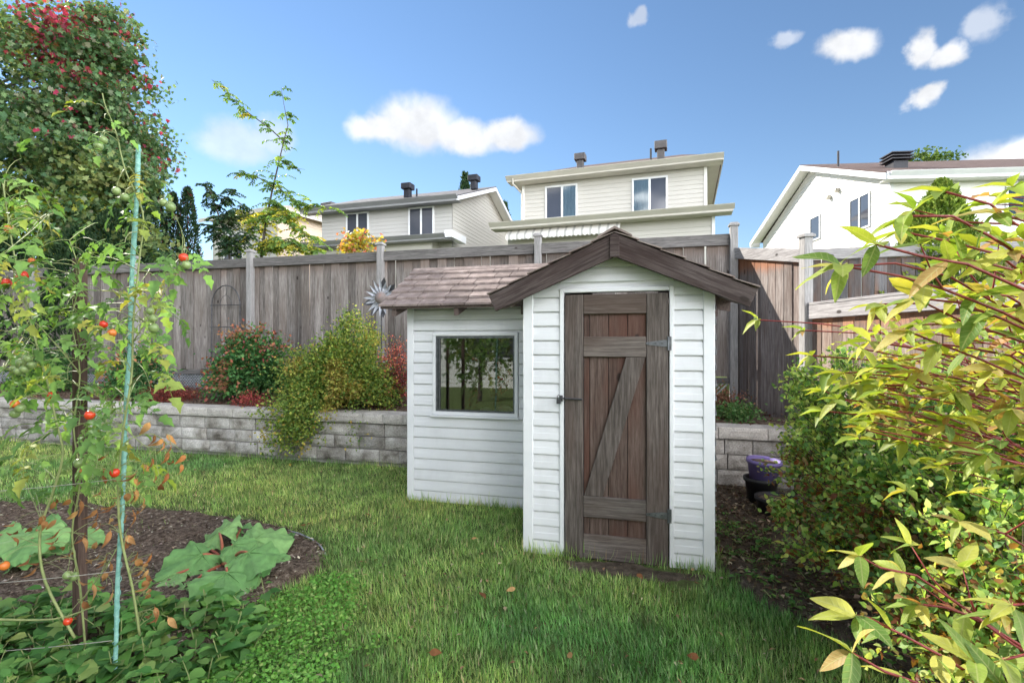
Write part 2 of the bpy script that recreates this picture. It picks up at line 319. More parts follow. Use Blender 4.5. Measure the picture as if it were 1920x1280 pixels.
MT['gap'] = mat('dark_backing', [(.3, (.012, .013, .02)), (.7, (.02, .022, .03))], 4, rough=.6, bmp=0)
MT['inside'] = mat('shed_inside_board', [(.3, (.1, .075, .055)), (.7, (.17, .13, .1))], 6, stretch=(1, 1, .2), rough=.9)
MT['cream'] = mat('cream_house_siding', [(.3, (.47, .45, .41)), (.7, (.52, .5, .46))], .6, rough=.55, bmp=0)
MT['white_s'] = mat('white_house_siding', [(.3, (.74, .73, .7)), (.7, (.8, .79, .77))], .6, rough=.5, bmp=0)
MT['grey_s'] = mat('grey_house_siding', [(.3, (.42, .41, .39)), (.7, (.47, .46, .44))], .6, rough=.55, bmp=0)
MT['peach'] = mat('tan_house_siding', [(.3, (.6, .48, .37)), (.7, (.66, .53, .42))], .6, rough=.6, bmp=0)
MT['fascia'] = mat('beige_fascia', [(.3, (.46, .43, .38)), (.7, (.54, .51, .455))], 1.5, rough=.5, bmp=0)
MT['fascia_g'] = mat('grey_fascia', [(.3, (.2, .2, .21)), (.7, (.26, .26, .27))], 1.5, rough=.5, bmp=0)
MT['roof_b'] = mat('brown_asphalt_roof', [(.3, (.07, .045, .04)), (.7, (.12, .08, .07))], 6, rough=.95, fine=60, bmp=.4)
MT['roof_g'] = mat('grey_asphalt_roof', [(.3, (.07, .068, .075)), (.7, (.14, .135, .145))], 6, rough=.95, fine=60, bmp=.4)
MT['roof_t'] = mat('tan_asphalt_roof', [(.3, (.2, .17, .14)), (.7, (.3, .26, .22))], 6, rough=.95, fine=60, bmp=.4)
MT['curtain'] = mat('pale_curtain', [(.35, (.45, .5, .56)), (.65, (.66, .7, .75))], 9, stretch=(1, 1, .05), rough=.9, bmp=.4)
MT['vent'] = mat('roof_vent', [(.3, (.07, .065, .065)), (.7, (.12, .11, .11))], 4, rough=.6, bmp=0)
MT['vent_k'] = mat('black_roof_vent', [(.3, (.012, .013, .018)), (.7, (.03, .03, .04))], 4, rough=.5, bmp=0)
MT['bark'] = mat('tree_bark', [(.3, (.035, .028, .023)), (.7, (.1, .085, .07))], 12, stretch=(1, 1, .25), rough=.95, bmp=.8)
MT['red_stem'] = mat('red_stem', [(.3, (.14, .018, .02)), (.7, (.3, .055, .05))], 20, rough=.5, bmp=.1)
MT['twig'] = mat('brown_twig', [(.3, (.05, .035, .025)), (.7, (.13, .09, .065))], 20, rough=.9, bmp=.2)
MT['stem'] = mat('tomato_stem', [(.3, (.16, .2, .07)), (.7, (.3, .33, .14))], 18, rough=.6, bmp=.1)
MT['dry'] = leafmat('dry_leaf', .25, .8, .15, (1.1, .9, .5), objramp=[(0, (.2, .085, .04)), (.5, (.34, .16, .07)), (1, (.46, .28, .13))])
MT['stake'] = wood('dark_brown_stake', (.03, .019, .015), (.065, .04, .031), (.12, .08, .065), 'z', rnd=.05)
MT['teal'] = mat('teal_netting', [(.3, (.12, .31, .26)), (.7, (.27, .47, .41))], 30, stretch=(1, 1, 2.5), rough=.6, bmp=.6)
MT['string'] = mat('white_string', [(.3, (.3, .28, .24)), (.7, (.45, .42, .37))], 40, rough=.9, bmp=.2)
MT['tom_r'] = mat('ripe_tomato', [(.3, (.5, .03, .012)), (.7, (.62, .06, .02))], 9, rough=.22, bmp=0, spec=.5)
MT['tom_o'] = mat('orange_tomato', [(.3, (.5, .12, .02)), (.7, (.6, .2, .04))], 9, rough=.25, bmp=0, spec=.5)
MT['tom_g'] = mat('green_tomato', [(.3, (.13, .2, .06)), (.7, (.24, .31, .12))], 9, rough=.3, bmp=0, spec=.5)
MT['rhub_stalk'] = mat('rhubarb_stalk', [(.3, (.3, .05, .04)), (.7, (.4, .16, .07))], 14, rough=.45, bmp=.1)
MT['petal'] = mat('weathered_petal', [(.3, (.25, .26, .29)), (.7, (.45, .46, .5))], 16, rough=.55, metal=.3, bmp=.1)
MT['rust'] = mat('rusty_metal', [(.3, (.16, .13, .12)), (.55, (.22, .18, .17)), (.75, (.4, .13, .06))], 9, rough=.7, bmp=.2)
MT['stone'] = mat('pale_stone', [(.3, (.3, .28, .26)), (.7, (.5, .48, .45))], 9, rough=.9, bmp=.4)
MT['leaf'] = leafmat('foliage', .36, .6, .2)
MT['leaf_thin'] = leafmat('thin_foliage', .45, tint=(1.5, 1.45, .5))
MT['grass'] = leafmat('grass_blades', .3, .45, .35, (1.2, 1.2, .5))
MT['needle'] = leafmat('conifer_foliage', .15, .6, .2)
MT['litter'] = leafmat('bark_litter', .05, .9, .1)
MT['rhub'] = leafmat('rhubarb_leaf', .2, .6, .2, (1.1, 1.3, .6), objramp=[(0, (.15, .31, .11)), (.5, (.2, .38, .14)), (1, (.26, .44, .17))])
MT['dogw'] = leafmat('dogwood_leaf', .5, .5, .35, (1.25, 1.15, .45), veins=True, objramp=[(0, (.13, .24, .055)), (.25, (.25, .37, .08)), (.5, (.4, .47, .105)), (.72, (.52, .52, .125)), (.87, (.56, .5, .17)), (.93, (.42, .33, .14)), (.98, (.4, .2, .1)), (1, (.36, .12, .08))])
MT['toml'] = leafmat('tomato_leaf', .35, .65, .15, (1.2, 1.3, .5), objramp=[(0, (.1, .2, .065)), (.4, (.15, .27, .08)), (.7, (.2, .33, .11)), (.9, (.27, .33, .08)), (1, (.38, .34, .08))])
def glassmat(name, tint, refl=.9):
    m, nt, b, out = nodes(name)
    nt.nodes.remove(b); g = nt.nodes.new('ShaderNodeBsdfGlossy'); g.inputs['Roughness'].default_value = .02; g.inputs[0].default_value = (refl, refl, refl, 1)
    t = nt.nodes.new('ShaderNodeBsdfTransparent'); t.inputs[0].default_value = (*tint, 1)
    f = nt.nodes.new('ShaderNodeFresnel'); f.inputs[0].default_value = 2.2
    x = nt.nodes.new('ShaderNodeMixShader'); nt.links.new(f.outputs[0], x.inputs[0]); nt.links.new(t.outputs[0], x.inputs[1]); nt.links.new(g.outputs[0], x.inputs[2]); nt.links.new(x.outputs[0], out.inputs[0])
    return m
MT['glass'] = glassmat('window_glass', (.8, .85, .85))
def darkglass(name, c):
    m, nt, b, out = nodes(name); b.inputs['Base Color'].default_value = (*c, 1); b.inputs['Roughness'].default_value = .05; b.inputs['Specular IOR Level'].default_value = .7; return m
MT['dglass'] = darkglass('dark_window_glass', (.06, .065, .085))
# ================================================================ THE SETTING
def struct(name, me, label=None):
    o = obj(name, me); o['kind'] = 'structure'
    if label: o['label'] = label
    return o
YW = 5.45; YF = 7.10                       # retaining wall face, back fence line
def ground_z(y):
    pts = [(-200, 0), (5.60, 0), (5.64, .42), (7.0, .5), (7.25, .95), (14, 1.7), (30, 1.9), (400, 2.0)]
    return float(np.interp(y, [p[0] for p in pts], [p[1] for p in pts]))
xs = [-300, -120, -60, -30, -16, -12, -8, -4, 0, 4, 8, 12, 20, 40, 90, 300]
ys = [-200, -80, -30, -12, -6, -2, 0, 1, 2, 3, 4, 5, 5.6, 5.64, 6.2, 7.0, 7.25, 9, 11, 14, 20, 30, 60, 120, 380]
g = MB(); g.v = [(x, y, ground_z(y)) for y in ys for x in xs]; nx = len(xs)
g.f = [(j*nx+i, j*nx+i+1, (j+1)*nx+i+1, (j+1)*nx+i) for j in range(len(ys)-1) for i in range(nx-1)]
struct('ground', g.mesh('ground', MT['lawn']))
def sheet(name, poly, cell, zf, material, edge=-.03):
    px = [p[0] for p in poly]; py = [p[1] for p in poly]
    X = np.arange(min(px)-cell, max(px)+cell*2, cell); Y = np.arange(min(py)-cell, max(py)+cell*2, cell)
    gx, gy = np.meshgrid(X, Y); ins = inpoly(gx, gy, poly); z = zf(gx, gy); z = np.where(ins, z, edge)
    w = len(X); V = np.stack([gx, gy, z], -1).reshape(-1, 3); F = []
    for j in range(len(Y)-1):
        for i in range(w-1):
            if ins[j, i] or ins[j+1, i] or ins[j, i+1] or ins[j+1, i+1]: F.append((j*w+i, j*w+i+1, (j+1)*w+i+1, (j+1)*w+i))
    me = bpy.data.meshes.new(name); me.from_pydata(V.tolist(), [], F); me.polygons.foreach_set('use_smooth', [True]*len(F)); me.materials.append(material)
    return struct(name, me)
SOIL = [(-7.5, 3.15), (-5.7, 3.31), (-4.2, 3.55), (-3.4, 3.53), (-2.58, 3.38), (-2.12, 3.09), (-2.0, 2.82), (-2.09, 2.55), (-2.05, 2.2), (-1.95, 1.8), (-1.9, 1.0), (-7.5, 1.0)]
sheet('garden_soil', SOIL, .05, lambda x, y: .018+.045*vnoise(x, y, 4, 1)+.02*vnoise(x, y, 14, 2)-.012, MT['soil'])
STRIP = [(.46, 3.5), (.47, 5.5), (1.75, 5.5), (2.6, 3.6), (3.2, 1.2), (1.5, 1.2), (1.25, 2.1), (.95, 2.75), (.62, 3.1)]
sheet('mulch_strip', STRIP, .05, lambda x, y: .012+.05*vnoise(x, y, 4, 3)+.025*vnoise(x, y, 13, 4)-.012, MT['mulch'])
BARE = (-.18, 3.3)
sheet('bare_earth', [(-.12+.44*math.cos(a)*(1+.18*math.sin(3*a+1)), 3.35+.1*math.sin(a)*(1+.3*math.sin(5*a))) for a in np.linspace(0, 6.2, 40)], .03, lambda x, y: .006+.012*vnoise(x, y, 9, 6), MT['mulch'], -.01)
BED = [(-14, 5.62), (-14, 7.12), (1.12, 7.12), (1.62, 5.75), (1.62, 5.62)]
sheet('raised_bed_soil', BED, .08, lambda x, y: .585+.1*(y-5.6)/1.5+.05*vnoise(x, y, 3, 5), MT['soil'], .35)

# ---------------- retaining wall: courses of split-faced blocks
def block_mesh(w, h, d, seed, material, rough=.012):
    rs = np.random.default_rng(seed); nxx, nzz = 6, 4; v = []; f = []
    for j in range(nzz+1):
        for i in range(nxx+1):
            e = min(i, nxx-i, j, nzz-j); y = (.006 if e == 0 else -rs.uniform(.2, 1)*rough)
            v.append((i/nxx*w+(rs.uniform(-.006, .006) if 0 < i < nxx else 0), y, j/nzz*h+(rs.uniform(-.005, .005) if 0 < j < nzz else 0)))
    for j in range(nzz):
        for i in range(nxx): f.append((j*(nxx+1)+i, j*(nxx+1)+i+1, (j+1)*(nxx+1)+i+1, (j+1)*(nxx+1)+i))
    m = MB().add(v, f); b = nxx; o = len(m.v)
    m.v += [(0, d, 0), (w, d, 0), (w, d, h), (0, d, h)]
    T = nzz*(nxx+1)
    m.f += [tuple(range(b, -1, -1))+(o, o+1), tuple(range(T, T+b+1))+(o+2, o+3), (0,)+tuple(j*(nxx+1) for j in range(1, nzz+1))+(o+3, o), tuple(j*(nxx+1)+b for j in range(nzz, -1, -1))+(o+1, o+2), (o+1, o, o+3, o+2)]
    return m.mesh('block', material)
wall = thing('retaining_wall', 'low grey split-face block wall running along the foot of the fence bed', 'wall', (-6, YW, 0))
WID = [.26, .34, .4, .45]; CH = .151
bm_ = {(w, s): block_mesh(w-.009, CH-.008, .2, 10*s+int(w*100), MT['block']) for w in WID for s in range(3)}
cm_ = {(w, s): block_mesh(w-.006, .112, .30, 900+10*s+int(w*100), MT['cap'], .007) for w in WID for s in range(2)}
rr = random.Random(3)
for c in range(4):
    x = -12.4+rr.uniform(0, .2)
    while x < 1.36:
        w = rr.choice(WID)
        if x+w > 1.42: w = .26
        if -2.0 < x < -.95 and False: pass
        if c == 3: obj('cap_stone', cm_[(w, rr.randrange(2))], wall, (x+6, -.02+rr.uniform(-.003, .003), .515))
        else: obj('block', bm_[(w, rr.randrange(3))], wall, (x+6, rr.uniform(-.004, .004)+.012*c, -.0+c*CH+(.055 if c else .055)-.0))
        x += w
MB().box(-12.4+6, .06, -.02, 1.38+6, .2, .055).build('footing', MT['block'], wall)

# ---------------- fences
def board_mesh(w, h, t, material, seed):
    rs = random.Random(seed); c = rs.uniform(-.004, .004)
    return MB().add([(-w/2, 0, 0), (w/2, 0, 0), (w/2, t, 0), (-w/2, t, 0), (-w/2+c, 0, h), (w/2+c, 0, h), (w/2+c, t, h), (-w/2+c, t, h)],
        [(0, 3, 2, 1), (4, 5, 6, 7), (0, 1, 5, 4), (1, 2, 6, 5), (2, 3, 7, 6), (3, 0, 4, 7)]).mesh('board', material, bevel=.003)
def post_mesh(h, material):
    me = MB().box(-.046, -.046, 0, .046, .046, h).mesh('post', material, bevel=.004); return me
def cap_mesh(material):
    return MB().add([(-.062, -.062, 0), (.062, -.062, 0), (.062, .062, 0), (-.062, .062, 0), (-.062, -.062, .022), (.062, -.062, .022), (.062, .062, .022), (-.062, .062, .022), (-.04, -.04, .042), (.04, -.04, .042), (.04, .04, .042), (-.04, .04, .042)],
        [(0, 3, 2, 1), (0, 1, 5, 4), (1, 2, 6, 5), (2, 3, 7, 6), (3, 0, 4, 7), (4, 5, 9, 8), (5, 6, 10, 9), (6, 7, 11, 10), (7, 4, 8, 11), (8, 9, 10, 11)]).mesh('post_cap', material)
bf = thing('board_fence', 'tall weathered grey board fence behind the stone wall and shed', 'fence', (-6, YF, .7))
ZB, ZT = 1.02, 2.72                        # board bottom and the underside of the top rail
bms = [board_mesh(w, 1.76, .019, MT['board'], i) for i, w in enumerate((.12, .132, .138, .145, .138, .15))]
POSTS = [-13.6, -11.16, -8.72, -6.29, -3.92, -1.47, 1.08]
pm = post_mesh(2.30, MT['post']); cmh = cap_mesh(MT['post'])
for px_ in POSTS:
    p = obj('post', pm, bf, (px_+6, -.055, 0)); obj('post_cap', cmh, p, (0, 0, 2.255))
x = -13.5
while x < 1.04:
    i = rr.randrange(len(bms)); w = (.12, .132, .138, .145, .138, .15)[i]
    front = rr.random() < .34
    obj('board', bms[i], bf, (x+6+w/2, (-.010 if front else .014)+rr.uniform(-.003, .003), ZB-.7+rr.uniform(-.012, .012)), (0, rr.uniform(-.004, .004), 0))
    x += w-(.012 if front else rr.choice((.001, -.002, -.006 if x > -4 else -.002, -.011 if x > -4 else -.003)))
for a, b_ in zip(POSTS[:-1], POSTS[1:]):
    L_ = b_-a-.094
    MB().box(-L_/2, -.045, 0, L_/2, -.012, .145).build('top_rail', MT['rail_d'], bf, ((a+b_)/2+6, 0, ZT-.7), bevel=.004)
    MB().box(-L_/2, .034, 0, L_/2, .07, .09).build('back_rail', MT['rail'], bf, ((a+b_)/2+6, 0, 1.75-.7), bevel=.004)
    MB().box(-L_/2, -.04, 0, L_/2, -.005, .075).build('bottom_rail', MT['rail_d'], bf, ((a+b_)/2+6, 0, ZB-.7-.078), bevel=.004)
    lt = MB()                                # lattice strip under the boards: thin diagonal slats
    n = int(L_/.055)
    for k in range(-6, n+6):
        for s in (1, -1):
            x0 = -L_/2+k*.055; x1 = x0+s*.3; zz0, zz1 = 0., .3
            lo, hi = -L_/2, L_/2
            if min(x0, x1) < lo or max(x0, x1) > hi: continue
            y0 = -.012 if s > 0 else -.003
            lt.add([(x0-.011, y0, 0), (x0+.011, y0, 0), (x1+.011, y0, .3), (x1-.011, y0, .3), (x0-.011, y0+.008, 0), (x0+.011, y0+.008, 0), (x1+.011, y0+.008, .3), (x1-.011, y0+.008, .3)],
                   [(0, 1, 2, 3), (7, 6, 5, 4), (0, 4, 5, 1), (2, 6, 7, 3), (1, 5, 6, 2), (3, 7, 4, 0)])
    lt.build('lattice_panel', MT['petal'], bf, ((a+b_)/2+6, .0, ZB-.7-.378), kind='stuff')
# side fence, stepping down from the corner
SA = R(20.7); sdv = Vector((math.sin(SA), -math.cos(SA), 0)); C0 = Vector((1.10, YF, 0))
sf = thing('side_fence', 'sunlit cedar fence panel stepping down from the corner post right of the shed', 'fence', (1.10, YF, .5), math.atan2(sdv.y, sdv.x))
sbm = [board_mesh(w, 2.15, .019, MT['cedar_board'], 50+i) for i, w in enumerate((.125, .135, .14, .145))]
k = .05; LS = 1.36
while k < LS-.1:
    i = rr.randrange(4); w = (.125, .135, .14, .145)[i]
    top = 2.53-.19*k
    h = top-.02-.42
    mbd = board_mesh(w-.003, h, .019, None, 80+i); mbd.materials.append(MT['cedar_board'])
    MT_top = h
    obj('board', mbd, sf, (k+w/2, .0+rr.uniform(-.004, .004)+(.012 if rr.random() < .5 else 0), .0))
    k += w
rl = MB().prism([(0.0, 2.55-.5), (LS-.04, 2.55-.19*LS-.5), (LS-.04, 2.69-.19*LS-.5), (0, 2.69-.5)], 'y', -.05, -.014); rl.build('top_rail', MT['rail'], sf, bevel=.003)
P2 = C0+sdv*1.40
p = obj('post', post_mesh(2.55, MT['post']), sf, (1.40, -.03, -.48)); obj('post_cap', cmh, p, (0, 0, 2.51))
MB().prism([(.12, .12), (.9, -.03), (1.5, -.16), (1.5, -.09), (.9, .04), (.12, .19)], 'y', -.12, -.075).build('edging_board', MT['rail'], sf)
lf = thing('low_fence', 'lower cedar fence with a bleached top rail behind the dogwood leaves', 'fence', tuple(P2+Vector((0, 0, .1))), math.atan2(sdv.y, sdv.x))
lbm = [board_mesh(w-.004, 1.62, .019, MT['low_board'], 60+i) for i, w in enumerate((.125, .135, .14, .15))]
k = .05
while k < 4.4:
    i = rr.randrange(4); w = (.125, .135, .14, .15)[i]; obj('board', lbm[i], lf, (k+w/2, rr.uniform(-.003, .003), 0)); k += w
MB().box(.047, -.05, 1.60, 4.45, -.012, 1.735).build('top_rail', MT['rail'], lf, bevel=.004)
MB().box(.047, -.05, 1.738, 4.45, .06, 1.765).build('cap_rail', MT['rail'], lf, bevel=.004)
p = obj('post', post_mesh(2.0, MT['post']), lf, (3.9, -.03, -.1)); obj('post_cap', cmh, p, (0, 0, 1.96))
nf = thing('neighbour_fence', 'dark board fence in the yard beyond the side fence, left of the cedar bush', 'fence', (1.3, YF+.05, .7))
nbm = [board_mesh(w-.006, 1.9, .019, MT['far_board'], 70+i) for i, w in enumerate((.135, .145, .15))]
k = .25
while k < 5.5:
    i = rr.randrange(3); w = (.135, .145, .15)[i]; obj('board', nbm[i], nf, (k+w/2, rr.uniform(-.003, .003), -.1)); k += w
MB().box(.2, -.04, 1.80, 5.6, -.005, 1.93).build('top_rail', MT['rail'], nf, bevel=.003)

# ================================================================ THE SHED
YS = 3.50; YL = 4.40; CX = -.197; XL, XR = -.833, .423; XLL = -2.163; YB = 5.30
PIT = .455; APZ = 2.20                      # roof slope and height of the ridge at the front edge
shed = thing('garden_shed', 'small white sided garden shed with gabled entry and weathered plank door', 'shed', (CX, YS, 0))
def S(x, y, z): return (x-CX, y-YS, z)
def lap(x0, x1, z0, h, x0t=None, x1t=None, proud=.017):
    """one siding course: bottom lip proud of the wall, leaning back to the top"""
    x0t = x0 if x0t is None else x0t; x1t = x1 if x1t is None else x1t
    v = [(x0, .004, z0), (x1, .004, z0)]
    for t, y in ((0, -proud), (.06, -proud-.001), (.45, -proud*.86), (.5, -proud*.72), (.86, -proud*.5), (1.0, .004)):
        v += [(x0+(x0t-x0)*t, y, z0+h*t), (x1+(x1t-x1)*t, y, z0+h*t)]
    return MB().add(v, [(2*i, 2*i+2, 2*i+3, 2*i+1) for i in range(6)])
fw = MB()                                   # front wall backing with the door opening
zt = lambda x: APZ-.1-abs(x-CX)*PIT
fw.prism([(XL-CX, 0), (-.545-CX, 0), (-.545-CX, 1.80), (.145-CX, 1.80), (.145-CX, 0), (XR-CX, 0), (XR-CX, zt(XR)), (0, zt(CX)), (XL-CX, zt(XL))], 'y', .004, .04)
front = fw.build('front_wall', MT['vinyl'], shed)
RH = .0985; i = 0; z = .0
while z < 1.70:
    lap(XL+.065-CX, -.572-CX, z, RH).build('siding_plank', MT['vinyl'], front)
    lap(.172-CX, XR-.065-CX, z, RH).build('siding_plank', MT['vinyl'], front); z += RH
zdoor = z
while z < 2.1:
    def lim(zz): return min(XR-.065-CX, max(.01, (APZ-.1-zz)/PIT))
    if z < zdoor+.02 and z < 1.82:          # the course broken by the door head
        lap(XL+.065-CX, -.572-CX, z, RH).build('siding_plank', MT['vinyl'], front); lap(.172-CX, XR-.065-CX, z, RH).build('siding_plank', MT['vinyl'], front)
    else:
        lap(-lim(z), lim(z), z, RH, -lim(z+RH), lim(z+RH)).build('siding_plank', MT['vinyl'], front)
    z += RH
for x0, x1 in ((XL, XL+.07), (XR-.07, XR)):
    zz = min(zt(x0), zt(x1))
    MB().box(x0-CX, -.022, 0, x1-CX, .002, zz-.005).build('corner_trim', MT['trim'], front, bevel=.004)
for (x0, x1, z0, z1) in ((-.575, -.545, 0, 1.83), (.145, .175, 0, 1.83), (-.545, .145, 1.80, 1.83)):
    MB().box(x0-CX, -.026, z0, x1-CX, .01, z1).build('door_trim', MT['trim'], front, bevel=.004)
# side walls of the entry and the back
sw = MB(); sw.box(XL-CX, .042, 0, XL+.035-CX, YB-YS, zt(XL)-.02); sw.build('side_wall', MT['vinyl'], shed)
sw = MB(); sw.box(XR-.035-CX, .042, 0, XR-CX, YB-YS, zt(XR)-.02); right_w = sw.build('side_wall', MT['vinyl'], shed)
z = 0
lmR = MB()
while z < 1.72:                             # siding on the right flank and the stub of the left flank
    l = lap(0, YB-YS-.06, z, RH); l.v = [(XR-CX+.001-v[1], .06+v[0], v[2]) for v in l.v]; l.build('siding_plank', MT['vinyl'], right_w)
    l = lap(0, YL-YS-.06, z, RH); l.v = [(XL-CX-.001+v[1], YL-YS-v[0], v[2]) for v in l.v]; l.build('siding_plank', MT['vinyl'], shed); z += RH
MB().box(XL-CX+.04, YB-YS-.04, 0, XR-CX-.04, YB-YS, 1.85).build('back_wall', MT['inside'], shed)
# window bay
WX0, WX1, WZ0, WZ1 = -1.875, -1.125, .835, 1.525
bw = MB(); y0, y1 = YL-YS+.004, YL-YS+.04; zl = 1.82
for (a, b_, c, d) in ((XLL, WX0, 0, zl), (WX1, XL, 0, zl), (WX0, WX1, 0, WZ0), (WX0, WX1, WZ1, zl)): bw.box(a-CX, y0, c, b_-CX, y1, d)
bay = bw.build('bay_wall', MT['vinyl'], shed)
z = 0
while z < 1.76:
    segs = [(XLL+.06, XL)] if (z+RH < WZ0-.02 or z > WZ1+.0) else [(XLL+.06, WX0-.035), (WX1+.035, XL)]
    for a, b_ in segs:
        l = lap(a-CX, b_-CX, z, RH); l.v = [(v[0], v[1]+YL-YS, v[2]) for v in l.v]; l.build('siding_plank', MT['vinyl'], bay)
    z += RH
MB().box(XLL-CX, YL-YS-.022, 0, XLL+.065-CX, YL-YS+.002, 1.80).build('corner_trim', MT['trim'], bay, bevel=.004)
lw = MB().box(XLL-CX, YL-YS+.042, 0, XLL+.035-CX, YB-YS, 1.80).build('side_wall', MT['vinyl'], shed)
z = 0
while z < 1.75:
    l = lap(0, YB-YL-.02, z, RH); l.v = [(XLL-CX-.001+v[1], YB-YS-v[0], v[2]) for v in l.v]; l.build('siding_plank', MT['vinyl'], lw); z += RH
MB().box(XLL-CX+.04, YB-YS-.04, 0, XL-CX, YB-YS, 1.80).build('back_wall', MT['inside'], shed)
MB().box(XLL-CX+.04, YL-YS+.05, .01, XR-CX-.04, YB-YS-.05, .03).build('floor', MT['inside'], shed)
win = MB()
for (a, b_, c, d) in ((WX0-.03, WX1+.03, WZ1, WZ1+.03), (WX0-.03, WX1+.03, WZ0-.03, WZ0), (WX0-.03, WX0, WZ0, WZ1), (WX1, WX1+.03, WZ0, WZ1)): win.box(a-CX, YL-YS-.03, c, b_-CX, YL-YS+.03, d)
window = win.build('window', MT['trim'], shed, bevel=.003)
ws = MB()
for (a, b_, c, d) in ((WX0, WX1, WZ1-.022, WZ1-.001), (WX0, WX1, WZ0+.001, WZ0+.016), (WX0+.001, WX0+.016, WZ0+.016, WZ1-.022), (WX1-.016, WX1-.001, WZ0+.016, WZ1-.022), (WX0+.028, WX0+.036, WZ0+.016, WZ1-.022)): ws.box(a-CX, YL-YS-.015, c, b_-CX, YL-YS+.015, d)
ws.build('sash', MT['zinc'], window)
MB().box(WX0+.016-CX, YL-YS, WZ0+.016, WX1-.016-CX, YL-YS+.004, WZ1-.022).build('pane', MT['glass'], window)
MB().box(WX0-.045-CX, YL-YS-.05, WZ0-.048, WX1+.045-CX, YL-YS-.0, WZ0-.031).build('sill', MT['trim'], window)
# door
DY = -.012
door = MB().box(-.535-CX, DY+.03, .005, .135-CX, DY+.034, 1.782).build('door', MT['gap'], shed)  # thin near-black sheet behind the door boards
def plank(name, x0, x1, z0, z1, y0, y1, m, bev=.004): return MB().box(0, 0, 0, x1-x0, y1-y0, z1-z0).build(name, m, door, (x0-CX, y0, z0), bevel=bev)
xb = [-.413, -.373, -.247, -.122, .0]
for a, b_ in zip(xb[:-1], xb[1:]): plank('door_board', a+.0015, b_-.0015, .01, 1.778, DY+.005, DY+.028, MT['door_b'], .003)
plank('stile', -.537, -.414, .004, 1.785, DY-.02, DY+.02, MT['door_v']); plank('stile', .001, .137, .004, 1.785, DY-.02, DY+.02, MT['door_v'])
for z0, z1 in ((1.652, 1.783), (1.365, 1.5), (.285, .425), (.006, .168)): plank('cross_rail', -.4125, -.0005, z0, z1, DY-.019, DY+.004, MT['door_h'])
br = MB().prism([(-.062, 0), (.062, 0), (.062, .02), (-.062, .02)], 'z', 0, .985)
br = MB(); br.add([(-.408-CX, DY-.018, .427), (-.283-CX, DY-.018, .427), (-.005-CX, DY-.018, 1.363), (-.13-CX, DY-.018, 1.363), (-.408-CX, DY+.004, .427), (-.283-CX, DY+.004, .427), (-.005-CX, DY+.004, 1.363), (-.13-CX, DY+.004, 1.363)],
    [(0, 1, 2, 3), (7, 6, 5, 4), (0, 4, 5, 1), (1, 5, 6, 2), (2, 6, 7, 3), (3, 7, 4, 0)])
br.build('diagonal_brace', MT['door_v'], door, bevel=.003)
for zh in (1.455, .338):
    h = MB().prism([(.14, -.02), (.115, -.022), (.01, -.009), (0, -.005), (0, .005), (.01, .009), (.115, .022), (.14, .02)], 'y', -.004, .0)
    h.tube([(.14, -.004, -.045), (.14, -.004, .045)], .007, 8); h.box(.142, -.005, -.045, .16, -.001, .045)
    hg = h.build('hinge', MT['zinc'], door, (-CX-.002, DY-.021, zh))
    for bx in (.02, .06, .1): MB().lathe([(0, -.001), (.006, 0), (.006, .003), (0, .004)], 8).build('screw', MT['metal'], hg, (bx, -.004, 0))
la = MB().box(-.575, -.034, 1.06, -.552, -.026, 1.1); la.tube([(-.566, -.045, 1.083), (-.42, -.045, 1.078)], .006, 6); la.tube([(-.566, -.026, 1.083), (-.566, -.05, 1.083)], .006, 6); la.tube([(-.424, -.03, 1.078), (-.424, -.047, 1.078)], .006, 6); la.v = [(v[0]-CX, v[1], v[2]) for v in la.v]
la.build('latch_bar', MT['metal'], door)
pk = MB().box(-.59, -.062, 1.045, -.562, -.046, 1.075); pk.tube([(-.586, -.054, 1.075), (-.586, -.054, 1.098), (-.576, -.054, 1.106), (-.566, -.054, 1.098), (-.566, -.054, 1.075)], .003, 6); pk.v = [(v[0]-CX, v[1], v[2]) for v in pk.v]
tag(pk.build('padlock', MT['metal'], None, (CX, YS, 0)), 'small dark padlock hanging from the latch on the shed door', 'padlock')
# entry roof (gable): deck, shingle courses, rafters, barge boards
YO = 3.345; YR0, YR1 = YO+.03, 5.36; HALF = .845
def slope_poly(side, x0, x1, t0, t1):       # cross-section of a slab lying on the roof slope
    s = side
    return [(s*x0, APZ-.035-x0*PIT+t0), (s*x1, APZ-.035-x1*PIT+t0), (s*x1, APZ-.035-x1*PIT+t1), (s*x0, APZ-.035-x0*PIT+t1)]
rf = MB(); rf.prism(slope_poly(1, 0, HALF-.02, -.02, 0), 'y', YR0-YS+.004, YR1-YS); rf.prism(slope_poly(-1, 0, HALF-.02, -.02, 0), 'y', YR0-YS+.004, YR1-YS)
roof = rf.build('gable_roof', MT['raf'], shed)
for s in (1, -1):
    for c in range(6):
        x0 = HALF*c/6; x1 = HALF*(c+1)/6+.012
        sh = MB(); y = YO-YS-.012+rr.uniform(-.006, .004); first = True
        while y < YR1-YS:
            wv = rr.uniform(.2, .26) if not first else rr.uniform(.1, .22); first = False
            e = min(y+wv, YR1-YS+.01)
            b_ = MB().prism([(s*x0, APZ-.035-x0*PIT+.002), (s*x1, APZ-.035-x1*PIT+.012+.002), (s*x1, APZ-.035-x1*PIT+.024), (s*x0, APZ-.035-x0*PIT+.006)], 'y', y+.003, e)
            b_.build('shingle', MT['shingle'], roof); y = e
MB().add(*(lambda m: (m.v, m.f))(MB().prism([(-.11, APZ-.035-.11*PIT+.018), (0, APZ-.01), (.11, APZ-.035-.11*PIT+.018), (.11, APZ-.035-.11*PIT+.03), (0, APZ+.006), (-.11, APZ-.035-.11*PIT+.03)], 'y', YO-YS-.016, YR1-YS+.012))).build('ridge_cap', MT['shingle'], roof)
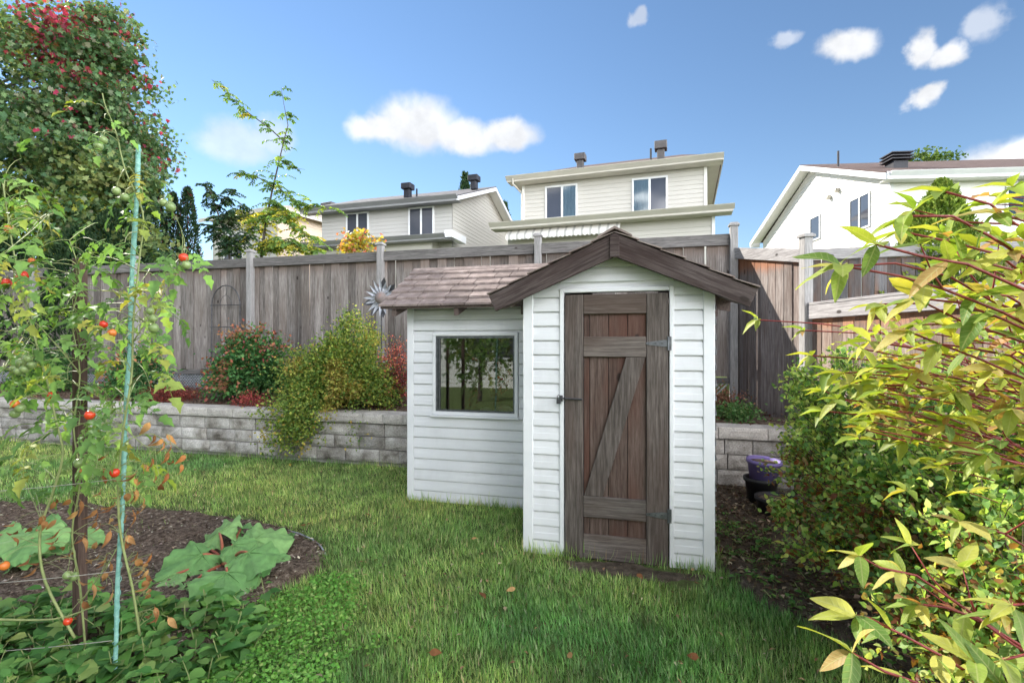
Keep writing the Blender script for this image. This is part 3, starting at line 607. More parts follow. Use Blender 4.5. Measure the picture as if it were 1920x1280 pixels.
for s in (1, -1):                           # barge boards on the gable face: built along local x so the grain follows
    ln = math.hypot(HALF, HALF*PIT); ang = math.atan(PIT)
    b_ = MB().add([(.138*PIT+.001, 0, -.138), (ln, 0, -.115), (ln, 0, .0), (.001, 0, .0), (.138*PIT+.001, .028, -.138), (ln, .028, -.115), (ln, .028, 0), (.001, .028, 0)], [(0, 1, 2, 3), (7, 6, 5, 4), (0, 4, 5, 1), (1, 5, 6, 2), (2, 6, 7, 3), (3, 7, 4, 0)])
    if s < 0: b_.v = [(v[0], .028-v[1], v[2]) for v in b_.v]
    o = b_.build('barge_board', MT['barge'], roof, (0, YO-YS+(0 if s > 0 else .028), APZ-.037), bevel=.003)
    o.rotation_euler = (0, ang, 0) if s > 0 else (0, ang, math.pi)
MB().prism([(-.03, -.195), (.03, -.195), (.03, -.055), (0, -.042), (-.03, -.055)], 'y', -.014, -.002).build('apex_block', MT['barge'], roof, (0, YO-YS, APZ), bevel=.003)
for s in (1, -1):
    for yy in (YO+.16, 4.2, 4.9):
        b_ = MB().prism([(s*.3, APZ-.06-.3*PIT), (s*(HALF-.03), APZ-.06-(HALF-.03)*PIT), (s*(HALF-.03), APZ-.13-(HALF-.03)*PIT), (s*(HALF-.1), APZ-.15-(HALF-.1)*PIT), (s*.3, APZ-.15-.3*PIT)], 'y', yy-YS-.02, yy-YS+.02)
        b_.build('rafter', MT['raf'], roof)
# bay roof: front slope with individual shingles
BX0, BX1 = -2.335, XL-.02; EY, EZ, RY, RZ = 4.17, 1.79, 4.90, 2.215
sl = (RZ-EZ)/(RY-EY); nrm = Vector((0, -sl, 1)).normalized()
rb = MB(); rb.prism([(EY-YS, EZ-.025), (RY-YS, RZ-.025), (YB+.06-YS, RZ-.025-(YB+.06-RY)*sl), (YB+.06-YS, RZ-.004-(YB+.06-RY)*sl), (RY-YS, RZ-.004), (EY-YS, EZ-.004)], 'x', BX0-CX+.012, BX1-CX+.3)
broof = rb.build('bay_roof', MT['raf'], shed)
for c in range(6):
    t0, t1 = c/6, (c+1)/6+.02; y0, z0 = EY-.02+(RY-EY+.02)*t0, EZ-.012+(RZ-EZ+.012)*t0; y1, z1 = EY-.02+(RY-EY+.02)*min(t1, 1.01), EZ-.012+(RZ-EZ+.012)*min(t1, 1.01)
    x = BX0-rr.uniform(.0, .008); first = True
    while x < -.86:
        wv = rr.choice((.15, .22, .24, .27)) if not first else rr.uniform(.09, .24); first = False
        e = min(x+wv, -.85); dz = rr.uniform(-.002, .002)
        MB().prism([(y0-YS, z0+.008+dz), (y1-YS, z1-.001), (y1-YS, z1+.004), (y0-YS, z0+.026+dz)], 'x', x+.0045-CX, e-.0045-CX).build('shingle', MT['shingle'], broof); x = e
MB().prism([(RY-.06-YS, RZ-.06*sl+.012), (RY-YS, RZ+.012), (RY+.08-YS, RZ-.08*sl+.008), (RY+.08-YS, RZ-.08*sl+.016), (RY-YS, RZ+.022), (RY-.06-YS, RZ-.06*sl+.02)], 'x', BX0-.006-CX, -.85-CX).build('ridge_cap', MT['shingle'], broof)
for xx in (BX0+.14, -1.60, -1.0, -2.1+.0):
    if xx == -2.1: continue
    MB().prism([(EY+.012-YS, EZ-.026), (YL-YS+.02, EZ-.026+(YL-EY)*sl), (YL-YS+.02, EZ-.075+(YL-EY)*sl-.07), (EY+.012-YS, EZ-.09)], 'x', xx-.02-CX, xx+.02-CX).build('rafter_tail', MT['raf'], broof)
# ================================================================ HOUSES BEYOND THE FENCE
def lapwall(x0, x1, z0, z1, h=.125, top=None):
    """lapped siding on a wall facing -y; top(z) -> (xa, xb) clips a gable"""
    m = MB(); z = z0
    while z < z1-.01:
        zz = min(z+h, z1); a, b_ = (x0, x1) if not top else top(z); c, d = (x0, x1) if not top else top(zz)
        m.add([(a, .02, z), (b_, .02, z), (a, -.013, z), (b_, -.013, z), (c, 0, zz), (d, 0, zz)], [(0, 2, 3, 1), (2, 4, 5, 3)]); z = zz
    return m
def turn(m, fn): m.v = [fn(v) for v in m.v]; return m
def house_window(parent, x0, x1, z0, z1, y=0, split=.5, curtains=(0, 0), fn=None, frame=.05, fm='white_s'):
    f = MB()
    xm = x0+(x1-x0)*split
    for (a, b_, c, d) in ((x0-frame, x1+frame, z1, z1+frame), (x0-frame, x1+frame, z0-frame, z0), (x0-frame, x0, z0, z1), (x1, x1+frame, z0, z1)) + (((xm-.03, xm+.03, z0, z1),) if split else ()): f.box(a, y-.05, c, b_, y+.03, d)
    if fn: turn(f, fn)
    w = f.build('window', MT['trim'], parent)
    spans = ((x0, xm-.03), (xm+.03, x1)) if split else ((x0, x1),)
    for (a, b_), cu in zip(spans, curtains):
        p = MB().box(a, y-.03, z0, b_, y-.022, z1)
        if fn: turn(p, fn)
        p.build('pane', MT['glass'] if cu else MT['dglass'], w)
        if cu:
            c = MB(); n = 14
            for i in range(n): 
                xa = a+(b_-a)*i/n; xb = a+(b_-a)*(i+1)/n; ya, yb = y-.018+(.006 if i % 2 else 0), y-.018+(0 if i % 2 else .006)
                c.add([(xa, ya, z0), (xb, yb, z0), (xb, yb, z1), (xa, ya, z1)], [(0, 1, 2, 3)])
            if fn: turn(c, fn)
            c.build('curtain', MT['curtain'], w)
    return w
def vent_box(parent, x, y, z, m, w=.3, h=.42):
    v = MB().box(-w*.3, -w*.3, 0, w*.3, w*.3, h*.6); v.box(-w/2, -w/2, h*.6, w/2, w/2, h); v.build('roof_vent', MT[m], parent, (x, y, z), bevel=.012)
    return v
def gutter(parent, x0, x1, y, z, m, fn=None):
    g = MB().prism([(y-.10, z), (y, z-.10), (y, z), (y, z+.02), (y-.11, z+.02)], 'x', x0, x1)
    if fn: turn(g, fn)
    return g.build('gutter', MT[m], parent)
def slab(poly4, t): # thick quad roof plane
    p = [Vector(q) for q in poly4]; n = (p[1]-p[0]).cross(p[2]-p[0]).normalized()*t
    return MB().add([tuple(q) for q in p]+[tuple(q-n) for q in p], [(0, 1, 2, 3), (7, 6, 5, 4), (0, 4, 5, 1), (1, 5, 6, 2), (2, 6, 7, 3), (3, 7, 4, 0)])
# house straight behind the shed
P = at(1150, 400, 15); ZG = 1.7
h3 = thing('house', 'cream two-storey house with striped awning, standing behind the shed roof', 'house', (P.x, P.y, ZG), R(-3.9))
z = lambda v: v-ZG
hw = lapwall(-2.75, 2.52, z(4.9), z(6.36)).build('wall', MT['cream'], h3)
for a, b_ in ((-2.80, -2.72), (2.49, 2.57)): MB().box(a, -.03, z(5.02), b_, .03, z(6.36)).build('corner_trim', MT['white_s'], hw)
MB().box(-2.74, .01, z(1.7), 2.51, 7, z(6.35)).build('wall', MT['cream'], h3)
lapwall(-3.05, 2.72, z(1.7), z(4.92)).build('wall', MT['cream'], h3, (0, -.62, 0))
MB().box(-3.04, -.61, z(1.7), 2.71, 0, z(4.9)).build('wall', MT['cream'], h3)
MB().box(2.66, -.65, z(1.7), 2.74, -.57, z(4.9)).build('corner_trim', MT['trim'], h3)
house_window(h3, -2.0, -1.11, z(5.29), z(6.2), split=.53, curtains=(0, 1)); house_window(h3, .585, 1.475, z(5.25), z(6.17), split=.5, curtains=(1, 0))
rf = MB(); e = .42; zr = z(8.0)
A = [(-3.15, -e, z(6.52)), (2.95, -e, z(6.52)), (2.95, 7+e, z(6.52)), (-3.15, 7+e, z(6.52))]; B = [(-1.6, 3.5, zr), (1.9, 3.5, zr)]
rf.add(A+B, [(0, 1, 5, 4), (1, 2, 5), (2, 3, 4, 5), (3, 0, 4), (0, 3, 2, 1)]); r3 = rf.build('roof', MT['roof_b'], h3)
MB().box(-3.15, -e-.02, z(6.37), 2.95, -e, z(6.53)).build('fascia', MT['fascia'], r3); gutter(r3, -3.17, 2.97, -e-.02, z(6.51), 'fascia')
MB().box(-3.14, -e+.005, z(6.365), 2.94, -.02, z(6.385)).build('soffit', MT['fascia'], r3)
MB().box(-3.13, -e+.01, z(6.485), 2.93, 7.4, z(6.512)).build('soffit', MT['fascia'], r3); MB().box(2.951, -e, z(6.37), 2.97, 7.42, z(6.53)).build('fascia', MT['fascia'], r3)
MB().tube([(-2.95, -.5, z(6.45)), (-2.95, -.45, z(6.3)), (-2.79, -.06, z(6.1)), (-2.79, -.06, z(5.1))], .03, 6).build('downspout', MT['fascia'], r3)
vent_box(r3, -1.15, .9, z(6.95), 'vent', .34, .5); vent_box(r3, 1.3, .9, z(6.95), 'vent', .36, .58); MB().tube([(1.02, .7, z(6.9)), (1.02, .7, z(7.3))], .03, 8).build('vent_pipe', MT['vent_k'], r3)
lr = slab([(-3.45, -1.05, z(4.98)), (3.15, -1.05, z(4.98)), (3.15, .0, z(5.14)), (-3.45, .0, z(5.14))], .04).build('porch_roof', MT['fascia'], h3)
MB().box(-3.45, -1.07, z(4.83), 3.15, -1.05, z(4.99)).build('fascia', MT['fascia'], lr); gutter(lr, -3.47, 3.18, -1.07, z(4.98), 'fascia')
MB().box(-3.44, -1.045, z(4.82), 3.14, -.635, z(4.84)).build('soffit', MT['fascia'], lr)
aw = MB(); n = 26
for i in range(n):
    xa = -3.0+3.3*i/n; xb = -3.0+3.3*(i+1)/n; d = .03 if i % 2 else 0
    aw.add([(xa, -.66, z(4.9)+d*0), (xb, -.66, z(4.9)), (xb, -1.0, z(4.62)), (xa, -1.0, z(4.62)), (xa, -1.0, z(4.52)), ((xa+xb)/2, -1.0, z(4.5)-.03), (xb, -1.0, z(4.52))], [(0, 3, 2, 1), (3, 4, 5, 6, 2)])
m_, nt_, b_, o_ = nodes('striped_awning'); tc_ = nt_.nodes.new('ShaderNodeTexCoord'); sp_ = nt_.nodes.new('ShaderNodeSeparateXYZ'); nt_.links.new(tc_.outputs['Object'], sp_.inputs[0])
nt_.links.new(ramp(nt_, maprange(nt_, math_(nt_, 'FRACT', math_(nt_, 'MULTIPLY', sp_.outputs[0], 4.2)), .72, .76), [(0, (.74, .72, .68)), (1, (.45, .44, .42))]), b_.inputs['Base Color'])
aw.build('awning', m_, h3)
# house to its left with the gable end on the right
P = at(750, 400, 17)
h2 = thing('house', 'pale grey two-storey house with dark grey roof, left of the house behind the shed', 'house', (P.x, P.y, ZG), R(-2.2))
lapwall(-3.05, 1.88, z(4.8), z(6.0)).build('wall', MT['grey_s'], h2)
MB().box(-3.04, .02, z(1.7), 1.86, 6.6, z(6.0)).build('wall', MT['grey_s'], h2)
GD = 6.6; zr = z(7.35)
def gt(zz):
    q = 0 if zz < z(6.05) else (zz-z(6.05))/(zr-z(6.05))*GD/2; return (q, GD-q) if q < GD/2-.03 else (GD/2-.03, GD/2+.03)
turn(lapwall(0, GD, z(1.7), zr-.02, .125, gt), lambda v: (1.885-v[1], v[0], v[2])).build('gable_wall', MT['cream'], h2)
lapwall(-3.05, 1.4, z(1.7), z(4.75)).build('wall', MT['cream'], h2, (0, -.5, 0)); MB().box(-3.04, -.49, z(1.7), 1.39, .015, z(4.75)).build('wall', MT['cream'], h2)
house_window(h2, -2.0, -1.22, z(5.07), z(5.88)); house_window(h2, .38, 1.2, z(5.03), z(5.88))
for (y0, y1) in ((-.42, GD/2), (GD+.42, GD/2)):
    rs_ = slab([(-3.6, y0, z(6.1)), (2.25, y0, z(6.1)), (2.25, y1, zr+.1), (-3.6, y1, zr+.1)] if y0 < 0 else [(2.25, y0, z(6.1)), (-3.6, y0, z(6.1)), (-3.6, y1, zr+.1), (2.25, y1, zr+.1)], .05).build('roof', MT['roof_g'], h2)
    if y0 < 0: r2 = rs_
    ys_ = y0; MB().prism([(y0, z(5.93)), (y1, zr-.07), (y1, zr+.06), (y0, z(6.06))], 'x', 2.2, 2.26).build('barge_board', MT['trim'], rs_)
    MB().prism([(y0, z(5.98)), (y1, zr-.03), (y1, zr-.0), (y0, z(6.01))], 'x', 1.9, 2.2).build('soffit', MT['white_s'], rs_)
MB().box(-3.6, -.45, z(5.92), 2.2, -.425, z(6.1)).build('fascia', MT['fascia_g'], r2); gutter(r2, -3.6, 2.25, -.45, z(6.08), 'fascia_g'); MB().box(-3.6, -.42, z(5.95), 2.2, -.02, z(5.97)).build('soffit', MT['fascia_g'], r2)
vent_box(r2, -.2, .9, z(6.55), 'vent_k', .36, .5); vent_box(r2, 1.9, 1.9, z(6.95), 'vent_k', .36, .5); MB().tube([(.15, .9, z(6.5)), (.15, .9, z(6.85))], .03, 8).build('vent_pipe', MT['vent_k'], r2)
l2 = slab([(-3.2, -.85, z(4.8)), (2.2, -.85, z(4.8)), (2.2, -.01, z(4.93)), (-3.2, -.01, z(4.93))], .04).build('porch_roof', MT['fascia_g'], h2)
MB().box(-3.2, -.87, z(4.66), 2.0, -.85, z(4.81)).build('fascia', MT['fascia_g'], l2); gutter(l2, -3.2, 2.02, -.87, z(4.8), 'fascia_g'); MB().box(2.0, -.87, z(4.7), 2.24, .3, z(4.92)).build('eave_return', MT['trim'], l2)
MB().box(-3.2, -.845, z(4.65), 2.19, -.51, z(4.67)).build('soffit', MT['fascia_g'], l2)
# house on the far left, mostly behind the young locust
P = at(520, 400, 22)
h1 = thing('house', 'tan house with hipped roof half hidden behind the young locust tree', 'house', (P.x, P.y, ZG), R(-12))
W1 = 4.4; D1 = 7.5; ze = z(7.25)
lapwall(-W1, 0, z(1.7), ze).build('wall', MT['cream'], h1); turn(lapwall(0, D1, z(1.7), ze), lambda v: (-v[1], v[0], v[2])).build('wall', MT['peach'], h1)
MB().box(-W1, .02, z(1.7), -.02, D1, ze-.01).build('wall', MT['cream'], h1)
e = .4; A = [(-W1-e, -e, ze), (e, -e, ze), (e, D1+e, ze), (-W1-e, D1+e, ze)]; B = [(-W1/2, 2.4, ze+1.0), (-W1/2, D1-2.4, ze+1.0)]
r1 = MB().add(A+B, [(0, 1, 4), (1, 2, 5, 4), (2, 3, 5), (3, 0, 4, 5), (0, 3, 2, 1)]).build('roof', MT['roof_t'], h1)
MB().box(-W1-e-.02, -e-.02, ze-.16, e+.02, -e, ze+.01).build('fascia', MT['fascia'], r1); MB().box(e, -e, ze-.16, e+.02, D1+e, ze+.01).build('fascia', MT['fascia'], r1)
vent_box(r1, -.4, 3.4, ze+.3, 'vent', .7, .8); house_window(h1, -3.5, -2.3, z(5.2), z(6.4))
# white house on the right, gable end towards the shed
P = at(1670, 330, 14)
h4 = thing('house', 'white sided house with long raked gable, rising behind the corner post on the right', 'house', (P.x, P.y, ZG), R(9.9))
GD = 8.6; ze = z(5.95); zr = z(7.72)
def gt4(zz):
    q = 0 if zz < ze else (zz-ze)/(zr-ze)*GD/2; return (q, GD-q) if q < GD/2-.03 else (GD/2-.03, GD/2+.03)
turn(lapwall(0, GD, z(1.7), zr-.02, .125, gt4), lambda v: (.0+v[1], GD-v[0], v[2])).build('gable_wall', MT['white_s'], h4)
lapwall(0, 7.5, z(1.7), ze).build('wall', MT['white_s'], h4); MB().box(.03, .03, z(1.7), 7.5, GD, ze-.02).build('wall', MT['white_s'], h4)
MB().box(-.03, -.03, z(1.7), .06, .06, ze).build('corner_trim', MT['trim'], h4)
fl = lambda v: (v[1], GD-v[0], v[2])
house_window(h4, GD-4.33, GD-3.72, z(5.15), z(5.9), split=0, fn=fl, curtains=(0,)); house_window(h4, GD-1.85, GD-.92, z(4.92), z(5.85), fn=fl)
house_window(h4, 2.95, 4.0, z(4.87), z(5.63), curtains=(1, 0))
for s_, (y0, y1) in enumerate(((-.42, GD/2), (GD+.42, GD/2))):
    q = [(-.4, y0, ze+.08-.0), (8, y0, ze+.08), (8, y1, zr+.14), (-.4, y1, zr+.14)]
    if s_: q = [q[1], q[0], q[3], q[2]]
    rs_ = slab(q, .05).build('roof', MT['roof_b'], h4)
    if not s_: r4 = rs_
    MB().prism([(y0, ze-.12), (y1, zr-.06), (y1, zr+.11), (y0, ze+.05)], 'x', -.42, -.36).build('barge_board', MT['trim'], rs_)
    MB().prism([(y0, ze-.04), (y1, zr+.02), (y1, zr+.04), (y0, ze-.02)], 'x', -.36, -.015).build('soffit', MT['white_s'], rs_)
MB().box(-.36, -.45, ze-.12, 8, -.425, ze+.08).build('fascia', MT['trim'], r4); gutter(r4, -.3, 8, -.45, ze+.05, 'trim'); MB().box(-.3, -.42, ze-.1, 8, -.02, ze-.08).build('soffit', MT['white_s'], r4)
MB().box(-.40, GD+.32, ze-.16, -.02, GD+.44, ze+.02).build('eave_return', MT['trim'], r4)
for (yy, zz) in ((3.05, z(6.33)), (2.55, z(6.42))): MB().lathe([(0, .14), (.07, .12), (.08, .0), (0, 0)], 10).build('wall_vent', MT['fascia'], h4, (-.02, yy, zz), rot=(0, -math.pi/2, 0))
ch = MB().box(-.2, -.2, 0, .2, .2, .35)
for k in range(3): ch.box(-.3, -.3, .38+k*.09, .3, .3, .41+k*.09)
ch.build('chimney', MT['vent_k'], r4, (.9, 1.2, ze+.5)); MB().tube([(-.0, 2.6, ze+1.0), (0, 2.6, ze+1.75)], .035, 8).build('vent_pipe', MT['vent_k'], r4)
# the photographer's own house, seen only as a reflection in the shed window
h0 = thing('house', 'pale sided house behind the camera, mirrored faintly in the shed window', 'house', (-1, -7.5, 0))
MB().box(-7, -8, 0, 7, 0, 5.6).build('wall', MT['white_s'], h0); turn(lapwall(-7, 7, 0, 5.6, .15), lambda v: (-v[0], -v[1]+.02, v[2])).build('wall', MT['white_s'], h0)
for (a, z0, b_, z1) in ((-5, 1, -3.4, 2.2), (-1, .2, 1.2, 2.2), (3, 1, 4.8, 2.2), (-5, 3.6, -3.6, 4.8), (3, 3.6, 4.5, 4.8)): house_window(h0, a, b_, z0, z1, fn=lambda v: (-v[0], -v[1]+.04, v[2]))
MB().prism([(-8.5, 5.55), (.5, 5.55), (-4, 7.6)], 'x', -7.4, 7.4).build('roof', MT['roof_g'], h0)
# ================================================================ GROUND COVER
def near_shed(x, y):
    return ((x > XL-.03) & (x < XR+.03) & (y > YS-.02) & (y < 5.4)) | ((x > XLL-.03) & (x <= XL) & (y > YL-.02) & (y < 5.4))
def shed_dist(x, y):
    def bd(x0, x1, y0, y1): return np.hypot(np.maximum(np.maximum(x0-x, x-x1), 0), np.maximum(np.maximum(y0-y, y-y1), 0))
    return np.minimum(bd(XL, XR, YS, 5.3), bd(XLL, XL, YL, 5.3))
def make_grass():
    n = 760000
    x = rng.uniform(-10.5, 2.2, n); y = rng.uniform(.9, YW-.01, n); D = np.hypot(x, y)
    keep = rng.random(n) < np.clip((2.6/D)**1.1, .16, 1)
    keep &= ~near_shed(x, y)
    e = vnoise(x, y, 3, 21)*.25
    soil = inpoly(x+(e-.12)*1.1+rng.normal(0, .03, n), y+(e-.12)*1.1+rng.normal(0, .03, n), SOIL); keep &= ~(soil & (rng.random(n) > .02))
    strip = inpoly(x+(e-.12)*1.5, y+(e-.12)*.5, STRIP); keep &= ~(strip & (rng.random(n) > .12+.4*(vnoise(x, y, 2.5, 8) > .52)))
    bare = np.maximum(0, 1-np.hypot((x+.12)/.55, (y-3.35)/.16)); hole = np.maximum(0, 1-np.hypot((x-.22)/.16, (y-3.22)/.1))
    keep &= rng.random(n) > bare*2.4+hole*2
    keep &= rng.random(n) < .45+.75*vnoise(x, y, 5, 9)
    x, y, D = x[keep], y[keep], D[keep]; n = len(x)
    sd_ = shed_dist(x, y); hN = vnoise(x, y, 2.2, 30)*.6+vnoise(x, y, 9, 31)*.4
    h = .013+.024*hN+rng.uniform(0, .024, n)**1.0; h += np.where(sd_ < .06, rng.uniform(0, .07, n), 0)+np.where(y > YW-.07, rng.uniform(0, .05, n), 0)
    a = rng.uniform(0, 2*math.pi, n); lean = rng.uniform(.3, 1.9, n)
    wind = vnoise(x, y, 1.3, 40)*6
    d = np.stack([np.cos(a)*lean+.12*np.cos(wind), np.sin(a)*lean+.12*np.sin(wind), np.ones(n)], 1)
    nn = -np.stack([np.cos(a), np.sin(a), -.3*np.ones(n)], 1)
    c = pal([(.14, .27, .065), (.22, .375, .1), (.31, .45, .14), (.42, .5, .19), (.52, .46, .27)], [3, 4, 3, 1.6, .5], n)
    t = (vnoise(x, y, 1.6, 50)-.5)[:, None]; c = c*(1+t*np.array([1.1, .5, .5]))
    t2 = (vnoise(x, y, 8, 51)+vnoise(x, y, 19, 52)-1)[:, None]; c = c*(1+t2*.55)
    straw = (rng.random(n) < np.clip(bare[keep]*.9, 0, 1)); c[straw] = pal([(.26, .21, .11), (.18, .13, .07)], [1, 1], straw.sum())
    me = leafmesh('grass', np.stack([x, y, np.full(n, -.004)], 1), d, nn, h*1.25, (.0042/h)*rng.uniform(.7, 1.2, n), np.clip(c, .004, 1), T_BLADE, MT['grass'])
    o = obj('lawn_grass', me); o['kind'] = 'stuff'; o['label'] = 'short green lawn grass in front of the shed'
make_grass()
CLOV = [(-2.05, 2.45), (-1.93, 2.8), (-1.75, 2.85), (-1.5, 2.4), (-1.3, 1.9), (-1.1, 1.2), (-2.0, 1.2), (-2.0, 2.1)]
n = 19000; x = rng.uniform(-2.3, -1.0, n); y = rng.uniform(1.1, 2.95, n); e = vnoise(x, y, 5, 60)*.3-.15+rng.normal(0, .05, n); k = inpoly(x+e, y+e, CLOV); x, y = x[k], y[k]; n = len(x)
o = obj('clover_patch', leafmesh('clover', np.stack([x, y, .015+.05*vnoise(x, y, 6, 61)*rng.random(n)+.012], 1), rdir(n, .15)*[1, 1, .4], np.stack([rng.normal(0, .35, n), rng.normal(0, .35, n), np.ones(n)], 1), rng.uniform(.013, .022, n), .95,
    pal([(.12, .3, .05), (.17, .38, .07), (.24, .43, .1), (.34, .45, .14)], [3, 4, 2, .5], n), T_OVATE, MT['leaf'])); o['kind'] = 'stuff'; o['label'] = 'low bright green clover beside the garden soil'
def weeds(name, label, poly, count, leaf, hmax, cols, w, mind=None):
    px_ = [p[0] for p in poly]; py_ = [p[1] for p in poly]; P_, D_, N_, S_ = [], [], [], []; st = MB(); k = 0
    while k < count:
        x, y = random.uniform(min(px_), max(px_)), random.uniform(min(py_), max(py_))
        if not inpoly(np.array([x]), np.array([y]), poly)[0]: continue
        k += 1; H_ = hmax*random.uniform(.35, 1); lx, ly = random.gauss(0, .04), random.gauss(0, .04); a = random.uniform(0, 6.28)
        st.tube([(x, y, 0), (x+lx*.5, y+ly*.5, H_*.6), (x+lx, y+ly, H_)], .0022, 3, False)
        for j in range(random.randint(6, 10)):
            t = random.uniform(.15, 1); a += 2.4; p = (x+lx*t, y+ly*t, H_*t+.01); P_.append((p[0]+.012*math.cos(a), p[1]+.012*math.sin(a), p[2]))
            D_.append((math.cos(a), math.sin(a), random.uniform(-.25, .45)+.3*(t > .85))); N_.append((random.gauss(0, .25), random.gauss(0, .25), 1)); S_.append(leaf*random.choice((.5, .7, 1.0, 1.25))*random.uniform(.8, 1.1)*(1.1-.4*t))
    o = obj(name, leafmesh(name, P_, D_, N_, S_, .72, pal(cols, w, len(P_)), T_OVATE, MT['leaf'])); o['kind'] = 'stuff'; o['label'] = label
    s = st.build('stems', MT['stem'], o); s['kind'] = 'stuff'
GREENS = [(.07, .18, .045), (.11, .25, .06), (.16, .31, .08), (.25, .35, .1)]
weeds('leafy_weeds', 'dense leafy green weeds along the bottom edge of the garden soil', [(-4.2, 1.05), (-4.2, 1.75), (-3.0, 2.02), (-2.35, 2.2), (-1.98, 2.35), (-1.78, 2.0), (-1.62, 1.6), (-1.55, 1.05)], 520, .098, .2, GREENS, [3, 4, 3, 1])
weeds('strip_weeds', 'small sprawling weeds on the mulch right of the shed', [(.5, 3.4), (.5, 4.6), (1.0, 5.0), (1.5, 4.0), (1.6, 2.6), (1.1, 2.5), (.75, 3.0)], 300, .038, .07, GREENS, [2, 4, 3, 1])
def litter(name, label, polys, n, zf, cols, w, size):
    P_ = []
    for poly, k in zip(polys, n):
        px_ = [p[0] for p in poly]; py_ = [p[1] for p in poly]
        x = rng.uniform(min(px_), max(px_), k*3); y = rng.uniform(min(py_), max(py_), k*3); m = inpoly(x, y, poly); x, y = x[m][:k], y[m][:k]; P_.append(np.stack([x, y, zf(x, y)], 1))
    P_ = np.concatenate(P_); k = len(P_); d = rdir(k)*[1, 1, .25]
    o = obj(name, leafmesh(name, P_, d, np.stack([rng.normal(0, .3, k), rng.normal(0, .3, k), np.ones(k)], 1), rng.uniform(*size, k), rng.uniform(.2, .6, k), pal(cols, w, k, .35), T_DIAMOND, MT['litter'])); o['kind'] = 'stuff'; o['label'] = label
BRN = [(.05, .032, .022), (.1, .065, .042), (.18, .13, .085), (.33, .27, .19)]
litter('wood_chips', 'scattered bark chips and dry bits on the garden soil', [SOIL], [9000], lambda x, y: .034+.045*vnoise(x, y, 4, 1), [(.07, .048, .036), (.15, .1, .07), (.27, .21, .15), (.5, .44, .35)], [3, 4, 4, 2.2], (.01, .036))
litter('bark_mulch', 'bark mulch and dry stalks on the strip right of the shed', [STRIP], [9000], lambda x, y: .026+.05*vnoise(x, y, 4, 3), BRN, [2, 4, 4, 2.2], (.014, .055))
litter('bed_mulch', 'fallen leaf litter on the raised bed along the fence', [BED], [5000], lambda x, y: .62+.1*(y-5.6)/1.5+.05*vnoise(x, y, 3, 5), [(.1, .03, .025), (.16, .06, .04), (.2, .13, .08)], [3, 3, 1], (.02, .05))
# thin pale garden edging half buried at the soil edge
pts = [ongr(540, 994, .02), ongr(560, 999, .03), ongr(585, 1010, .03), ongr(602, 1024, .025), ongr(612, 1040, .01)]
tag(MB().tube(pts, .005, 6).build('edging_strip', MT['petal'], smooth=True), 'thin pale plastic edging showing at the rim of the garden soil', 'edging')
# ================================================================ SHRUBS AND TREES
def shrub(name, label, cat, base, rx, ry, rz, stems, leaves, size, cols, w, tmpl=T_DIAMOND, mat_='leaf', stem_m='twig', group=None, droop=0., shape=None, clump=.07, width=.6, tip=None, zmin=0, stemr=.006, hue=None):
    root = thing(name, label, cat, tuple(base), group=group); st = MB(); P_, D_ = [], []
    per = leaves//stems
    for s in range(stems):
        if shape: e = np.array(shape(s))
        else:
            d = rdir(1)[0]; d[2] = abs(d[2])*.95+.12; r = random.uniform(.6, 1)**.6
            e = np.array([d[0]*rx*r, d[1]*ry*r, d[2]*rz*r])
        m = np.array([e[0]*.35, e[1]*.35, max(e[2]*.75, rz*.3)])+rng.normal(0, .03, 3)
        c = bez((random.gauss(0, .05), random.gauss(0, .05), 0), m, e, 8); st.tube(c.tolist(), [stemr*(1-.8*i/7) for i in range(8)], 4, False)
        t = rng.beta(2.6, 1.1, per); idx = t*7; i0 = np.clip(idx.astype(int), 0, 6); f = (idx-i0)[:, None]; q = c[i0]*(1-f)+c[i0+1]*f
        q = q+rng.normal(0, clump, (per, 3))*(.35+.65*t[:, None]); P_.append(q); o_ = unit(q-np.array([0, 0, rz*.25])); D_.append(unit(o_*.8+rdir(per)*.8+np.array([0, 0, -droop])))
    P_ = np.concatenate(P_); D_ = np.concatenate(D_); P_[:, 2] = np.maximum(P_[:, 2], zmin+.01); n = len(P_)
    C = pal(cols, w, n, .25); 
    if tip is not None:
        k = (np.linalg.norm(P_/np.array([rx, ry, rz]), axis=1)+rng.normal(0, .12, n) > tip[0]) & (rng.random(n) < tip[1]); C[k] = pal(tip[2], [1]*len(tip[2]), k.sum(), .25)
    if hue is not None: C = hue(P_, C)
    C = C*1.75; N_ = rdir(n, .7)
    me = leafmesh('foliage', P_, D_, N_, size*rng.uniform(.6, 1.25, n), width, np.clip(C, .003, 1), tmpl, MT[mat_])
    obj('foliage', me, root); st.build('stems', MT[stem_m], root); return root
def bedpt(px_, Y): r = ray(px_, 700); t = Y/r.y; return (r.x*t, Y, .6+.1*(Y-5.6)/1.5)
b = bedpt(472, 6.25)
def patchy(seed, cols, thr, s=2.2):
    def f(P_, C):
        m = (vnoise(P_[:, 0]*1.0+P_[:, 1]*.4, P_[:, 2]*1.1, s, seed) > thr) & (rng.random(len(P_)) < .75); C[m] = pal(cols, [1]*len(cols), m.sum(), .25); return C
    return f
shrub('green_red_shrub', 'bushy dark green shrub with reddish branch tips, left of the yellow spirea', 'shrub', b, .74, .55, 1.06, 110, 9500, .056, [(.025, .075, .025), (.045, .11, .035), (.075, .15, .05)], [3, 4, 2], T_OVATE, droop=.25, tip=(.93, .55, [(.24, .09, .055), (.2, .12, .05), (.16, .05, .04)]), hue=patchy(71, [(.2, .08, .06), (.16, .1, .05)], .76, 3.6))
b = bedpt(640, 6.0)
